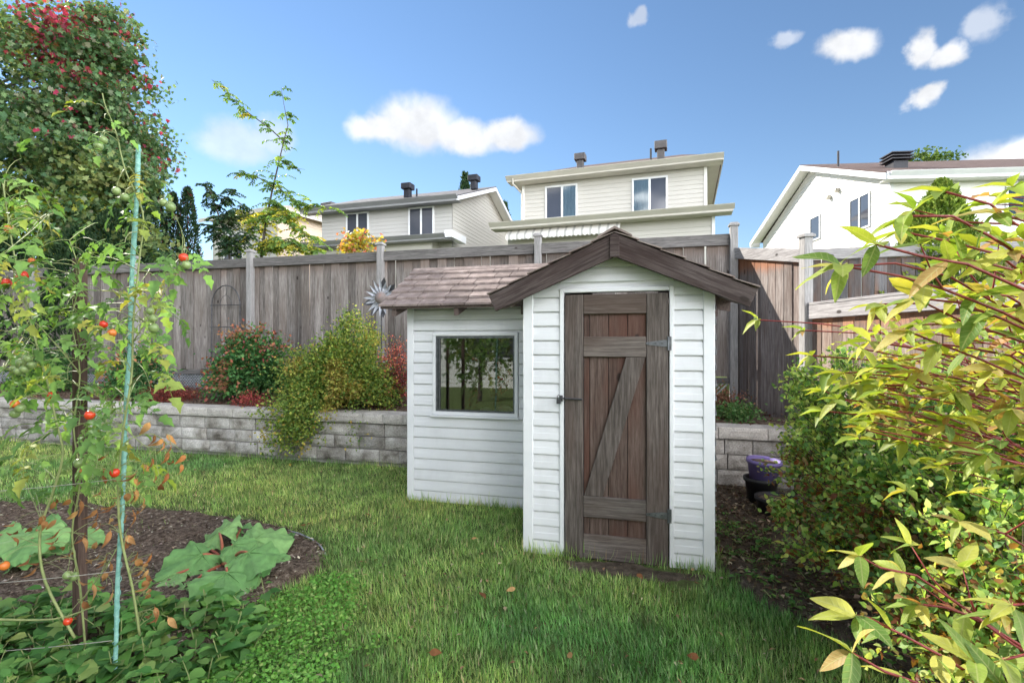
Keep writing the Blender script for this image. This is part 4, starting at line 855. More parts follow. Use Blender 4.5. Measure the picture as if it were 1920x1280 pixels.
def spirea_shape(s):
    if s < 64: return (random.gauss(-.2, .26), random.uniform(-.78, -.6), random.uniform(-.5, .05))
    d = rdir(1)[0]; d[2] = abs(d[2]); r = random.uniform(.5, 1)**.5
    return (d[0]*.95*r, d[1]*.55*r-.1, .05+d[2]*(1.0+.25*math.sin(d[0]*5))*r)
shrub('yellow_spirea', 'large yellow-green small-leaved shrub spilling over the stone wall', 'shrub', b, .95, .62, 1.25, 260, 40000, .037, [(.06, .11, .025), (.12, .17, .04), (.2, .23, .05), (.27, .2, .05)], [4, 4, 3, .7], T_DIAMOND, shape=spirea_shape, clump=.075, width=.75, zmin=-.6, hue=patchy(73, [(.24, .19, .05), (.18, .14, .045), (.28, .28, .07)], .66, 3.4), stemr=.004)
b = bedpt(690, 6.55)
shrub('yellow_shrub_spray', 'upright bright yellow leafy spray rising above the spirea before the fence', 'shrub', b, .3, .2, 1.22, 16, 1900, .03, [(.32, .3, .06), (.24, .25, .05), (.12, .16, .04)], [4, 3, 2], T_DIAMOND, clump=.045, width=.75, stemr=.004, shape=lambda s: (random.gauss(0, .15), random.gauss(0, .08), random.uniform(.75, 1.2)))
b = bedpt(740, 6.15)
shrub('red_barberry', 'small red barberry bush against the left corner of the shed', 'shrub', b, .3, .3, .9, 40, 3600, .026, [(.16, .035, .035), (.28, .07, .06), (.09, .03, .03), (.1, .12, .04)], [3, 3, 3, 1], T_DIAMOND, clump=.05, width=.7, tip=(.85, .6, [(.5, .13, .1), (.42, .16, .1)]), stemr=.004)
b = bedpt(262, 6.1)
shrub('dark_leafy_shrub', 'dark green leafy shrub on the wall right behind the teal stake', 'shrub', b, .5, .45, .78, 50, 3200, .055, [(.02, .065, .022), (.04, .1, .035), (.07, .14, .05)], [3, 4, 2], T_OVATE, droop=.2, tip=(.9, .5, [(.2, .09, .05)]))
b = bedpt(90, 6.2)
shrub('dark_leafy_shrub', 'dark green leafy shrub on the wall at the left edge, behind the tomato vines', 'shrub', b, .75, .45, .7, 50, 3200, .06, [(.02, .06, .02), (.04, .09, .03), (.07, .13, .04)], [3, 4, 2], T_OVATE, droop=.2)
b = bedpt(325, 6.0); 
shrub('red_groundcover', 'low dark red creeping plant along the top of the stone wall', 'plant', (b[0], 5.95, b[2]), .55, .28, .16, 60, 3400, .026, [(.13, .025, .025), (.2, .05, .04), (.08, .025, .02)], [3, 3, 2], T_DIAMOND, clump=.06, stemr=.002)
b = bedpt(480, 5.75)
shrub('red_groundcover', 'red trailing sprig on the wall cap between the two big shrubs', 'plant', (b[0]-.05, 5.72, b[2]), .34, .16, .22, 26, 1200, .026, [(.2, .04, .045), (.3, .07, .06), (.12, .03, .03)], [3, 3, 2], T_DIAMOND, clump=.04, stemr=.002)
shrub('bed_perennial', 'low green perennial on the raised bed between shed and side fence', 'plant', (.92, 6.0, .62), .34, .25, .17, 26, 1300, .034, [(.04, .1, .03), (.07, .14, .05), (.1, .15, .06)], [3, 3, 2], T_OVATE, clump=.05, stemr=.002)
shrub('bed_perennial', 'faded reddish perennial on the raised bed close to the back fence', 'plant', (.95, 6.55, .68), .3, .2, .24, 24, 1000, .032, [(.16, .07, .055), (.22, .11, .08), (.1, .08, .045)], [3, 3, 2], T_DIAMOND, clump=.05, stemr=.002)
# conifers
def conifer(name, label, base, h, r, n, cols, w, size=.08, group=None, power=1.0, lump=.16, wid=.32):
    root = thing(name, label, 'conifer', tuple(base), group=group)
    t = rng.random(n)**1.25; a = rng.uniform(0, 2*math.pi, n); prof = (1-t)**power*np.minimum(1, (t+.06)*7)**.5
    l = 1+lump*(vnoise(a*2.4+t*4, t*7, 1.6, 90)*2-1)+.12*np.sin(a*3+t*9)
    rad = r*prof*l*np.sqrt(rng.uniform(.45, 1, n)); P_ = np.stack([rad*np.cos(a), rad*np.sin(a), .05*h+t*h*.95], 1)
    d = np.stack([np.cos(a)*.55, np.sin(a)*.55, np.ones(n)*.75], 1)+rng.normal(0, .3, (n, 3))
    N_ = np.stack([np.cos(a), np.sin(a), np.full(n, .3)], 1)+rng.normal(0, .5, (n, 3))
    obj('crown', leafmesh('crown', P_, d, N_, size*rng.uniform(.6, 1.3, n), wid, pal(cols, w, n, .3), T_DIAMOND, MT['needle']), root)
    MB().tube([(0, 0, -.1), (0, 0, h*.5), (0, 0, h*.96)], [r*.09, r*.06, .008], 8).build('trunk', MT['bark'], root); return root
def gz(p, z=None): return (p.x, p.y, ground_z(p.y) if z is None else z)
DK = [(.012, .035, .014), (.025, .055, .02), (.045, .08, .03)]
for (px_, top, D, r, lab) in ((291, 346, 13, .42, 'leftmost of the three slim dark cedars above the fence'), (325, 364, 13.4, .4, 'middle of the three slim dark cedars above the fence, shortest'), (352, 354, 13, .42, 'rightmost of the three slim dark cedars above the fence, red-edged')):
    p = at(px_, 600, D); zt_ = at(px_, top, D).z; conifer('slim_cedar', lab, gz(p), zt_-ground_z(p.y), r, 7000, DK+[(.15, .03, .03)], [4, 4, 2, .5], .09, 'slim cedars beyond the fence', .55)
for (px_, top, D, r, lab) in ((215, 398, 10.5, .95, 'broad dark cedar under the maple, left of the slim cedars'), (150, 430, 9.8, .8, 'broad dark cedar above the fence just behind the brown stake'), (40, 455, 10.5, 1.1, 'broad dark cedar above the fence at the left edge')):
    p = at(px_, 600, D); zt_ = at(px_, top, D).z; conifer('dark_cedar', lab, gz(p), zt_-ground_z(p.y), r, 9000, DK, [4, 4, 2], .1, None, .5)
p = at(1765, 500, 6.3)
conifer('globe_cedar', 'big bright green cedar bush behind the low side fence', (p.x, p.y, .3), 3.15, 1.12, 30000, [(.1, .17, .03), (.17, .26, .04), (.25, .34, .06), (.32, .38, .08)], [2, 4, 3, 1], .06, None, .75, .3, .45)
for (px_, top, D, r, lab) in ((872, 328, 30, 1.5, 'dark spruce top showing above the grey roof, by the black vent'), (946, 382, 32, 1.2, 'dark spruce showing between the two middle houses')):
    p = at(px_, 600, D); zt_ = at(px_, top, D).z; conifer('far_spruce', lab, gz(p), zt_-ground_z(p.y), r, 5000, DK, [3, 4, 2], .26, None, .9, .5)
# broad-leaved trees
def tree(name, label, base, trunk_h, trunk_r, clumps, per, size, cols, w, tmpl, spread, flat=.5, colorfn=None, limbs=14, mat_='leaf', width=.85, cat='tree'):
    root = thing(name, label, cat, tuple(base)); P_, C_ = [], []; st = MB(); top = np.array([0, 0, trunk_h])
    st.tube([(0, 0, -.1), (.03, .02, trunk_h*.5), (0, 0, trunk_h)], [trunk_r, trunk_r*.8, trunk_r*.5], 10).build('trunk', MT['bark'], root)
    lb = MB(); cl = np.array(clumps)
    for i in rng.choice(len(cl), min(limbs, len(cl)), replace=False):
        e = cl[i]; s0 = np.array([0, 0, trunk_h*random.uniform(.55, 1)]); lb.tube(bez(s0, (s0+e)/2+np.array([0, 0, .25]), e, 7).tolist(), [trunk_r*.28*(1-.85*k/6) for k in range(7)], 5, False)
    lb.build('limbs', MT['bark'], root)
    for c in cl:
        q = np.clip(rng.normal(0, spread, (per, 3)), -2*spread, 2*spread); q[:, 2] *= flat; q[:, 2] -= .35*np.hypot(q[:, 0], q[:, 1])*.5; P_.append(c+q); cc = pal(cols, w, per, .22); C_.append(colorfn(c, cc) if colorfn else cc)
    P_ = np.concatenate(P_); n = len(P_); d = rdir(n); d[:, 2] -= .35
    obj('crown', leafmesh('crown', P_, d, rdir(n, .8), size*rng.uniform(.6, 1.25, n), width, np.clip(np.concatenate(C_), .003, 1), tmpl, MT[mat_]), root); return root
p = at(-115, 600, 12); base = Vector((p.x, p.y, ground_z(p.y)))
cl = []
rt = np.array([math.cos(TH), math.sin(TH)]); fwv = np.array([-math.sin(TH), math.cos(TH)])
while len(cl) < 390:
    zc = random.uniform(1.6, 8.5); k = min(1, .75+.12*zc) if zc < 4 else (1.0 if zc < 7 else 1-.2*(zc-7)); an = random.uniform(0, 6.283); r = random.random()**.42
    lat = math.cos(an)*r*4.55*k
    if lat > 1.8 and zc > 7.4 and random.random() < .5: continue
    cl.append((*(rt*lat+fwv*math.sin(an)*r*3.3*k), zc))
for k in range(60):
    v = at(random.uniform(110, 262), random.uniform(300, 470), random.uniform(10.6, 12))-base; cl.append(tuple(v))
for k in range(46):
    v = at(random.uniform(140, 225), random.uniform(20, 340), random.uniform(11.4, 12.6))-base; cl.append(tuple(v))
def maple_col(c, cc):
    lat = float(c[0]*rt[0]+c[1]*rt[1]); k = rng.random()
    fr = (.6 if k < .28 else .05)*(lat > 2.8)*(c[2] > 4.8)
    if fr > 0:
        m = rng.random(len(cc)) < fr; cc[m] = pal([(.3, .03, .07), (.36, .06, .08), (.2, .04, .06), (.36, .16, .07)], [4, 3, 3, .7], int(m.sum()), .3); return cc
    if c[2] < 4.2 and k < .3: return pal([(.22, .3, .05), (.36, .36, .06), (.13, .2, .05)], [3, 2, 3], len(cc), .3)
    if k > .8: return pal([(.24, .26, .09), (.17, .22, .08)], [1, 2], len(cc), .3)
    return cc
tree('maple_tree', 'tall maple with green and red leaves filling the upper left corner', base, 6.8, .2, cl, 215, .112, [(.06, .125, .055), (.1, .175, .075), (.15, .225, .1), (.2, .22, .14)], [3, 4, 2.4, 1], T_LOBED, .33, .45, maple_col, 40, 'leaf')
# young locust trees: whippy stems with drooping pinnate sprays
def locust(name, label, stems, cols, w, base_z, side, leaf=.045):
    b0 = at(*stems[0][0][0]); root = thing(name, label, 'tree', (b0.x, b0.y, base_z)); st = MB(); P_, D_, C_ = [], [], []
    for si, (pts, r, dens, L_) in enumerate(stems):
        q = [at(*p)-Vector((b0.x, b0.y, base_z)) for p in pts]
        if pts is stems[0][0]: q = [Vector((0, 0, 0))]+q
        st.tube(q, [r*(1-.75*i/(len(q)-1)) for i in range(len(q))], 5)
        for a, b_ in zip(q[:-1], q[1:]):
            n = max(1, int((b_-a).length*dens*2.0))
            for k in range(n):
                s0 = a.lerp(b_, random.random()); an = random.uniform(0, 6.28); ln = L_*random.uniform(.5, 1.2)
                dd = Vector((math.cos(an), math.sin(an), random.uniform(-.2, .5))).normalized(); e = s0+dd*ln+Vector((0, 0, -ln*.35)); mid = s0+dd*ln*.55+Vector((0, 0, ln*.1))
                c = bez(s0, mid, e, 9); st.tube(c[::4].tolist(), .0025, 3, False); ww = np.array(w, float)*(1 if e.z < side else np.array([5, 3, 1, .2, .1])[:len(w)]); cc = np.array(cols)[rng.choice(len(cols), p=ww/ww.sum())]
                for i in range(1, 9):
                    t = c[i]-c[i-1]; sx = np.cross(t, [0, 0, 1]); sx = sx/(np.linalg.norm(sx)+1e-6)
                    for s in (1, -1): P_.append(c[i]); D_.append(sx*s+t/np.linalg.norm(t)*.5+np.array([0, 0, -.5])+rng.normal(0, .2, 3)); C_.append(cc*(1+rng.uniform(-.25, .25)))
    n = len(P_); st.build('trunk', MT['bark'], root)
    obj('crown', leafmesh('crown', P_, D_, rdir(n, .6), leaf*rng.uniform(.7, 1.3, n), .5, np.clip(np.array(C_), .003, 1), T_DIAMOND, MT['leaf_thin']), root)
LC = [(.08, .16, .05), (.14, .25, .07), (.22, .31, .06), (.42, .4, .06), (.5, .42, .06)]
D = 9.6
locust('young_locust', 'lanky young locust with yellowing leaves reaching above the fence', [
    ([(488, 560, D), (490, 480, D), (498, 420, D), (510, 360, D), (524, 300, D), (532, 265, D)], .035, 8, .34),
    ([(532, 265, D), (505, 240, D), (470, 215, D), (440, 190, D), (415, 165, D), (397, 150, D)], .012, 9, .22), ([(532, 265, D), (540, 235, D), (533, 200, D), (527, 165, D)], .01, 8, .17),
    ([(515, 345, D), (545, 372, D-.2), (580, 385, D-.3), (620, 392, D-.3)], .014, 15, .3), ([(500, 400, D), (540, 420, D-.2), (575, 440, D-.2), (600, 460, D-.2)], .012, 20, .32), ([(500, 400, D), (470, 430, D), (450, 450, D+.1), (430, 470, D)], .012, 16, .34),
    ([(512, 350, D), (480, 330, D+.1), (450, 325, D+.2), (436, 330, D+.2)], .01, 10, .22), ([(525, 300, D), (550, 315, D), (572, 318, D)], .008, 8, .2), ([(492, 470, D), (520, 455, D-.3), (560, 470, D-.4)], .012, 24, .34), ([(505, 380, D), (530, 395, D-.2), (548, 412, D-.3)], .01, 26, .3), ([(490, 440, D), (470, 410, D-.2), (455, 395, D-.2)], .01, 26, .3), ([(492, 460, D), (530, 450, D-.3), (590, 472, D-.3)], .01, 30, .3)],
    LC, [2, 4, 4, 3, 1.4], 1.0, 2.9, .066)
locust('young_locust', 'dark feathery sapling leaning left of the lanky locust', [
    ([(432, 560, 9.2), (430, 480, 9.2), (418, 430, 9.2), (405, 390, 9.2), (395, 360, 9.2), (378, 345, 9.2)], .025, 22, .26), ([(418, 430, 9.2), (440, 400, 9.1), (452, 380, 9.1)], .01, 24, .24), ([(425, 455, 9.2), (400, 430, 9.3), (385, 420, 9.3)], .01, 22, .24), ([(430, 475, 9.2), (455, 450, 9.1), (470, 440, 9.1)], .01, 26, .26), ([(405, 390, 9.2), (430, 365, 9.2), (440, 355, 9.2)], .008, 22, .2)],
    [(.02, .055, .03), (.04, .085, .035), (.07, .12, .04)], [3, 3, 1], 1.0, 99, .065)
p = at(673, 560, 10.5); cl = [(random.gauss(0, .15), random.gauss(0, .13), random.uniform(2.05, 2.72)) for k in range(34)]
tree('small_maple', 'small maple sapling in orange and yellow showing above the fence rail', gz(p, 1.05), 2.4, .025, cl, 26, .075, [(.42, .28, .05), (.36, .33, .06), (.5, .16, .09), (.2, .22, .05)], [3, 4, 2, 2], T_LOBED, .08, .9, None, 16, 'leaf_thin')
p = at(1735, 500, 30); zc = at(1735, 300, 30).z
cl = [tuple(np.array([0, 0, zc-2.0])+rdir(1)[0]*random.random()**.35*np.array([2.3, 1.8, 2.5])) for k in range(90)]
tree('far_tree', 'round green tree rising behind the roof of the white house', (p.x, p.y, 0), zc-1, .2, cl, 130, .2, [(.04, .08, .02), (.07, .12, .03), (.11, .16, .04)], [2, 4, 2], T_DIAMOND, .35, .8, lambda c, cc: cc, 14)

# the photographer's side of the garden, mirrored in the shed window
for (x, y, h, lab) in ((-4.1, -3.6, 3.6, 'leafy tree behind the camera, mirrored in the left of the shed window'), (-2.6, -4.6, 2.6, 'bushy tree behind the camera, mirrored in the right of the shed window')):
    cl = [tuple(np.array([0, 0, h*.6])+rdir(1)[0]*random.random()**.4*np.array([1.1, .9, h*.48])) for k in range(46)]
    tree('garden_tree', lab, (x, y, 0), h*.7, .06, cl, 60, .13, [(.06, .11, .04), (.1, .16, .05), (.15, .2, .07)], [2, 3, 2], T_DIAMOND, .22, .8, None, 12)

LAWN = [(-2.0, 3.0), (-4, 3.9), (-6.5, 3.6), (-6.5, 5.3), (-2.3, 5.3), (-2.3, 4.3), (-.9, 4.2), (-.9, 3.4), (.5, 3.4), (1.2, 2.2), (1.1, 1.3), (-1.1, 1.3)]
litter('lawn_litter', 'tiny dry leaf bits scattered over the lawn', [LAWN], [420], lambda x, y: .03+.01*vnoise(x, y, 5, 3), [(.2, .11, .06), (.32, .2, .11), (.45, .36, .24)], [2, 3, 1.5], (.015, .04))
# privet-like shrub on the right, many small rounded leaves
def privet():
    b0 = Vector((2.05, 2.55, 0)); root = thing('small_leaved_shrub', 'dense small-leaved green shrub behind and below the dogwood on the right', 'shrub', tuple(b0)); st = MB(); P_, D_, C_ = [], [], []
    cl = [(1500, 775, 3.5, .2), (1570, 745, 3.3, .26), (1640, 760, 3.0, .28), (1510, 850, 3.5, .17), (1550, 850, 3.2, .28), (1640, 860, 2.8, .3), (1520, 940, 3.3, .18), (1560, 950, 3.0, .28), (1640, 980, 2.6, .28), (1720, 920, 2.5, .3),
          (1730, 800, 2.6, .3), (1830, 820, 2.4, .3), (1820, 930, 2.3, .28), (1900, 880, 2.3, .3), (1680, 1080, 2.3, .26), (1770, 1060, 2.1, .26), (1870, 1040, 2.0, .26), (1760, 1180, 2.0, .24), (1860, 1180, 1.9, .24), (1600, 1040, 2.7, .2), (1920, 760, 2.5, .3), (1530, 720, 3.6, .16), (1590, 690, 3.4, .16), (1490, 720, 3.6, .12), (1700, 740, 2.8, .24), (1520, 1010, 2.9, .18), (1600, 910, 2.7, .22), (1680, 940, 2.5, .22), (1800, 1000, 2.0, .22), (1900, 1130, 1.8, .22), (1700, 1180, 2.0, .2), (1800, 1250, 1.8, .2), (1880, 980, 2.1, .22), (1660, 880, 2.6, .2), (1760, 860, 2.3, .22), (1478, 870, 3.6, .15), (1500, 790, 3.7, .15), (1470, 960, 3.2, .1), (1880, 700, 2.5, .24), (1800, 740, 2.6, .22)]
    for (px_, py_, D, r) in cl:
        c = at(px_, py_, D)-b0
        for k in range(13):
            d = rdir(1, .35)[0]; e = np.array(c)+d*r*random.uniform(.7, 1.25); s0 = np.array(c)*random.uniform(.2, .5)*np.array([1, 1, .9]); pts = bez(s0, np.array(c)-np.array([0, 0, r*.3]), e, 9); st.tube(pts[3:].tolist(), [.004-.0005*i for i in range(6)], 3, False)
            for j in range(64):
                t = random.uniform(.35, 1)*8; i = min(int(t), 7); q = pts[i]*(1-t+i)+pts[i+1]*(t-i)+rng.normal(0, .028, 3); ax = pts[i+1]-pts[i]; ax = ax/(np.linalg.norm(ax)+1e-6)
                P_.append(q); D_.append(ax*.5+rdir(1)[0]+np.array([0, 0, .2])); low = (q[2] < .75) and random.random() < .3
                if low: C_.append(np.array(random.choice([(.2, .07, .03), (.26, .13, .05), (.3, .22, .1)])))
                else: C_.append(np.array(random.choice([(.1, .21, .06), (.18, .33, .09), (.27, .42, .11), (.38, .5, .13), (.5, .56, .18)]))*random.uniform(.8, 1.2))
    n = len(P_); P_ = np.array(P_); P_[:, 2] = np.maximum(P_[:, 2], .02)
    obj('foliage', leafmesh('foliage', P_, D_, rdir(n, .8), .036*rng.uniform(.55, 1.2, n), .72, np.array(C_), T_OVATE, MT['leaf_thin']), root); st.build('stems', MT['twig'], root)
privet()
# foreground dogwood: red stems, large single leaves
def dogleaf_mesh(k):
    rs = random.Random(k); L_ = .09; W_ = L_*rs.uniform(.27, .36); m = MB(); nu, nv = 7, 4; bend = rs.uniform(.05, .38); fold = rs.uniform(.1, .35); tw = rs.uniform(-.5, .5)
    for i in range(nu+1):
        u = i/nu; w = W_*(math.sin(math.pi*u**.85)**.8)*(1-.25*u)*.62+.0008
        for j in range(nv+1):
            v = j/nv*2-1; x = v*w; zz = -bend*L_*u*u+fold*abs(x)+math.sin(u*7+k)*.0022*abs(v)+tw*x*u
            m.v.append((x, u*L_, zz))
    m.f = [(i*(nv+1)+j, i*(nv+1)+j+1, (i+1)*(nv+1)+j+1, (i+1)*(nv+1)+j) for i in range(nu) for j in range(nv)]
    m.tube([(0, -.012, .001), (0, 0, 0)], .0011, 4, False)
    return m.mesh('leaf', MT['dogw'], smooth=True)
def orient(y, zhint):
    y = Vector(y).normalized(); z = Vector(zhint); z = (z-y*z.dot(y)); z = z.normalized() if z.length > 1e-4 else Vector((0, 0, 1)); x = y.cross(z); return Matrix((x, y, z)).transposed().to_euler()
def dogwood():
    b0 = Vector((1.75, .75, 0)); root = thing('dogwood_shrub', 'red-stemmed dogwood with large yellow-green leaves filling the right foreground', 'shrub', tuple(b0)); st = MB(); lm = [dogleaf_mesh(k) for k in range(7)]
    tips = [(1575, 505, .95), (1650, 455, .88), (1700, 395, .9), (1790, 370, .95), (1870, 400, .92), (1725, 560, 1.0), (1805, 480, 1.0), (1895, 480, .95), (1690, 640, 1.1), (1820, 610, 1.05), (1900, 590, 1.0),
            (1425, 600, 1.7), (1520, 665, 1.45), (1590, 690, 1.35), (1650, 715, 1.3), (1575, 745, 1.4), (1730, 700, 1.2), (1790, 730, 1.2), (1860, 690, 1.15), (1900, 760, 1.1), (1690, 790, 1.3), (1560, 700, 1.5), (1620, 660, 1.4), (1545, 770, 1.5), (1640, 770, 1.35), (1770, 800, 1.2), (1850, 850, 1.1),
            (1610, 1050, 1.05), (1790, 980, 1.1), (1590, 1150, .88), (1600, 1225, .82), (1720, 1130, 1.0), (1880, 1120, .95), (1890, 1230, .88), (1640, 640, 1.25), (1760, 640, 1.1), (1840, 545, 1.0), (1650, 560, 1.15)]
    tips += [(a+random.uniform(-75, 60), b_+random.uniform(-60, 60), d*random.uniform(1.0, 1.2)) for (a, b_, d) in tips[::2] if a > 1500 and b_ < 900]
    allp = []; twg = []
    for ti, (px_, py_, D) in enumerate(tips):
        e = at(px_, py_, D)-b0
        if py_ > 850: ctrl = at(px_+260, py_+30, D+.1)-b0; s0 = Vector((random.gauss(-.02, .06), random.gauss(0, .06), .02))
        else: ctrl = at(2130, py_+40, D+.2)-b0; s0 = Vector((random.gauss(-.02, .06), random.gauss(0, .06), .02))
        c = [Vector(q)+Vector((random.gauss(0, .006), random.gauss(0, .006), random.gauss(0, .006))) for q in bez(s0, ctrl, e, 15)]; st.tube(c, [(.0046 if ti < 45 else .0028)*(1-.72*i/14)+.0008 for i in range(15)], 6)
        for k in range(2):            # side shoots
            i = random.randint(8, 12); e2 = c[i]+(c[i+1]-c[i]).normalized()*random.uniform(.04, .1)+Vector((random.gauss(0, .05), random.gauss(0, .05), random.uniform(-.02, .1))); st.tube([c[i], (c[i]+e2)/2+Vector((0, 0, -.01)), e2], [.0022, .0018, .001], 5); twg.append((c[i], e2))
        tan = (c[-1]-c[-3]).normalized(); side0 = tan.cross(Vector((0, 0, 1))).normalized()
        near = D < 1.02
        nodes_ = [(14, 4), (12.4, 2)]+([(11, 2)] if ti % 3 else [])
        for (idx, cnt) in nodes_:
            i = min(int(idx), 13); q = c[i].lerp(c[i+1], idx-i); tg = (c[i+1]-c[i]).normalized(); s_ = tg.cross(Vector((0, 0, 1))).normalized(); up = s_.cross(tg)
            ph = random.uniform(0, 3.14)
            for k in range(cnt):
                a = ph+k*2*math.pi/cnt; d = tg*random.uniform(.4, .9)+(s_*math.cos(a)+up*math.sin(a)*.6)*random.uniform(.7, 1.1)+Vector((0, 0, random.uniform(-.55, .15)))
                allp.append((q, d, Vector((random.gauss(0, .35), random.gauss(-.2, .3), 1)), random.uniform(.5, .88)*(1.12 if near else 1)))
    for (a, e2) in twg:
        tg = (e2-a).normalized(); s_ = tg.cross(Vector((0, 0, 1))).normalized(); up = s_.cross(tg); ph = random.uniform(0, 3)
        for k in range(4):
            an = ph+k*math.pi/2; allp.append((e2, tg*random.uniform(.4, .9)+(s_*math.cos(an)+up*math.sin(an)*.6)*random.uniform(.6, 1)+Vector((0, 0, random.uniform(-.5, .2))), Vector((random.gauss(0, .35), random.gauss(-.2, .3), 1)), random.uniform(.5, .9)))
    random.shuffle(allp); allp.sort(key=lambda t: (t[0]+b0).length)
    for (q, d, nz, s) in allp[:296]: obj('leaf', random.choice(lm), root, tuple(q), orient(d, nz), s)
    rest = [(a, b_, c_, s) for (a, b_, c_, s) in allp[296:]]
    # finer inner shoots with smaller leaves
    for k in range(110):
        px_, py_ = random.choice([(1650+random.gauss(0, 35), 730+random.gauss(0, 35)), (1750+random.gauss(0, 90), 760+random.gauss(0, 80)), (1860+random.gauss(0, 60), 600+random.gauss(0, 90))]); D = random.uniform(1.15, 1.6)
        q = at(px_, py_, D)-b0; q2 = q+Vector((random.uniform(.06, .14), random.gauss(0, .05), random.uniform(-.04, .01))); st.tube([q2, (q+q2)/2+Vector((.005, 0, 0)), q], .0016, 4, False)
        for j in range(4): rest.append((q, Vector((random.gauss(0, 1), random.gauss(0, 1), random.uniform(-.5, .4))), Vector((0, 0, 1)), random.uniform(.45, .85)))
    if rest:
        n = len(rest); C = pal([(.22, .3, .06), (.33, .39, .08), (.44, .44, .1), (.45, .27, .12)], [3, 4, 3, .8], n)
        o = obj('foliage', leafmesh('foliage', [tuple(r[0]) for r in rest], [tuple(r[1]) for r in rest], [tuple(r[2]) for r in rest], [.09*r[3] for r in rest], .38, C, T_OVATE, MT['leaf_thin']), root); o['kind'] = 'stuff'
    st.build('stems', MT['red_stem'], root, smooth=True)
dogwood()
# ================================================================ VEGETABLE GARDEN
def rhubarb_leaf(k):
    rs = random.Random(k); m = MB(); nr, na = 9, 60; R0 = .2; ph = rs.uniform(0, 6)
    m.v.append((0, 0, 0))
    for i in range(1, nr+1):
        t = i/nr
        for j in range(na):
            a = -2.75+5.5*j/(na-1); r = R0*(.62+.56*math.cos(a*.5)**2)*(1+.035*math.cos(a*5)*t+.018*math.sin(a*11+ph)*t**2+.016*math.sin(a*23+ph)*t**3)
            crease = .012*t*math.cos(a*4.4)
            zz = -.03*t*t+.02*t**3*math.sin(a*7+ph)+.016*t**5*math.sin(a*15+ph*1.7)+crease-.05*max(0, abs(a)-1.9)*t+.003*math.sin(a*9)*math.sin(t*14)
            m.v.append((math.sin(a)*r*t*.86, math.cos(a)*r*t+.02*t, zz))
    for j in range(na-1): m.f.append((0, 1+j, 2+j))
    for i in range(nr-1):
        for j in range(na-1): b_ = 1+i*na+j; m.f.append((b_, b_+na, b_+na+1, b_+1))
    for a in (-1.6, -.8, 0, .8, 1.6):      # raised pale veins
        m.tube([(math.sin(a)*R0*t*.85, math.cos(a)*R0*t, -.03*t*t+.005) for t in (.02, .3, .6)], [.004, .0028, .001], 4, False)
    return m.mesh('leaf', MT['rhub'], smooth=True)
rl_ = [rhubarb_leaf(k) for k in range(5)]
def rhubarb(label, base_px, leaves):
    b0 = ongr(*base_px); root = thing('rhubarb_plant', label, 'plant', tuple(b0), group='rhubarb plants in the garden soil')
    for (px_, py_, h, s, k) in leaves:
        c = ongr(px_, py_, h*.75)-b0; d = Vector((c.x, c.y, 0)); d = d.normalized() if d.length > .05 else Vector((.3, -1, 0)).normalized()
        j = c-d*.12*s
        lf = obj('leaf', rl_[k % 5], root, tuple(j), orient(d+Vector((random.gauss(0, .3), random.gauss(0, .3), random.uniform(-.35, .0))), Vector((random.gauss(0, .15), random.gauss(-.5, .15), 1))), s*.95)
        sk = MB().tube(bez((random.gauss(0, .03), random.gauss(0, .03), .02), (j.x*.5, j.y*.5, j.z*.8+.02), tuple(j), 7).tolist(), [.013-.001*i for i in range(7)], 7)
        sk.build('stalk', MT['rhub_stalk'], root, smooth=True)
rhubarb('broad-leaved rhubarb in the middle of the soil patch, right of the teal stake', (425, 1062), [(405, 990, .2, 1.0, 0), (455, 985, .13, .6, 1), (515, 1005, .2, 1.05, 2), (540, 1000, .1, .6, 3), (335, 1050, .16, 1.05, 4), (425, 1090, .17, 1.1, 0), (480, 1045, .24, .95, 1), (345, 1105, .1, .85, 2), (370, 1020, .1, .8, 3), (525, 1055, .08, .6, 4), (300, 1085, .08, .7, 1), (460, 1100, .07, .6, 2), (455, 1025, .2, .7, 4)])
rhubarb('broad-leaved rhubarb at the left edge, behind the brown stake', (70, 1035), [(60, 985, .2, 1.15, 1), (120, 990, .16, 1.0, 2), (15, 1020, .16, 1.15, 3), (95, 1020, .12, 1.0, 0), (35, 1050, .1, .9, 4), (170, 1010, .1, .8, 1), (-30, 1000, .14, 1.0, 2), (75, 1005, .25, .9, 4), (55, 1020, .24, .85, 0)])
# stakes
b0 = ongr(150, 1225); bs = MB().box(-.021, -.021, -.05, .021, .021, 1.85).build('wooden_stake', MT['stake'], None, (b0.x, b0.y, 0), bevel=.003); tag(bs, 'dark brown square wooden stake among the tomato vines', 'stake')
b1 = ongr(212, 1300); tp = at(260, 272, 2.16); vv = tp-b1; n = 26
ts = thing('garden_stake', 'tall thin teal stake wrapped in plastic netting, leaning through the tomato vines', 'stake', tuple(b1))
MB().tube([vv*(i/(n-1))+Vector((math.sin(i*.9)*.004, 0, 0)) for i in range(n)], [.0088+.0011*math.sin(i*1.9) for i in range(n)], 8).build('pole', MT['teal'], ts, smooth=True)
sp = MB(); sp.tube([vv*(i/400)+Vector((math.cos(i*.62)*.0101, math.sin(i*.62)*.0101, 0)) for i in range(401)], .0016, 4); sp.build('wrapping', MT['teal'], ts)
for (h, lab) in ((658, 'white string tied at eye level across the tomato vines'), (918, 'white string tied low across the vines, below the wall'), (1090, 'white string crossing in front of the left rhubarb'), (1218, 'lowest white string, just above the weeds')):
    a = at(-60, h+6, 2.25); t_ = (645-h+25 - (645-1300))/((645-272)-(645-1300)); e = b1+vv*max(.02, min(.98, (at(0, h-22, 2.13).z)/vv.z)); mid = (a+e)/2-Vector((0, 0, .012))
    tag(MB().tube(bez(a, mid, e+Vector((0, -.016, 0)), 14).tolist(), .0016, 5).build('garden_string', MT['string']), lab, 'string', 'strings tied across the tomato vines')
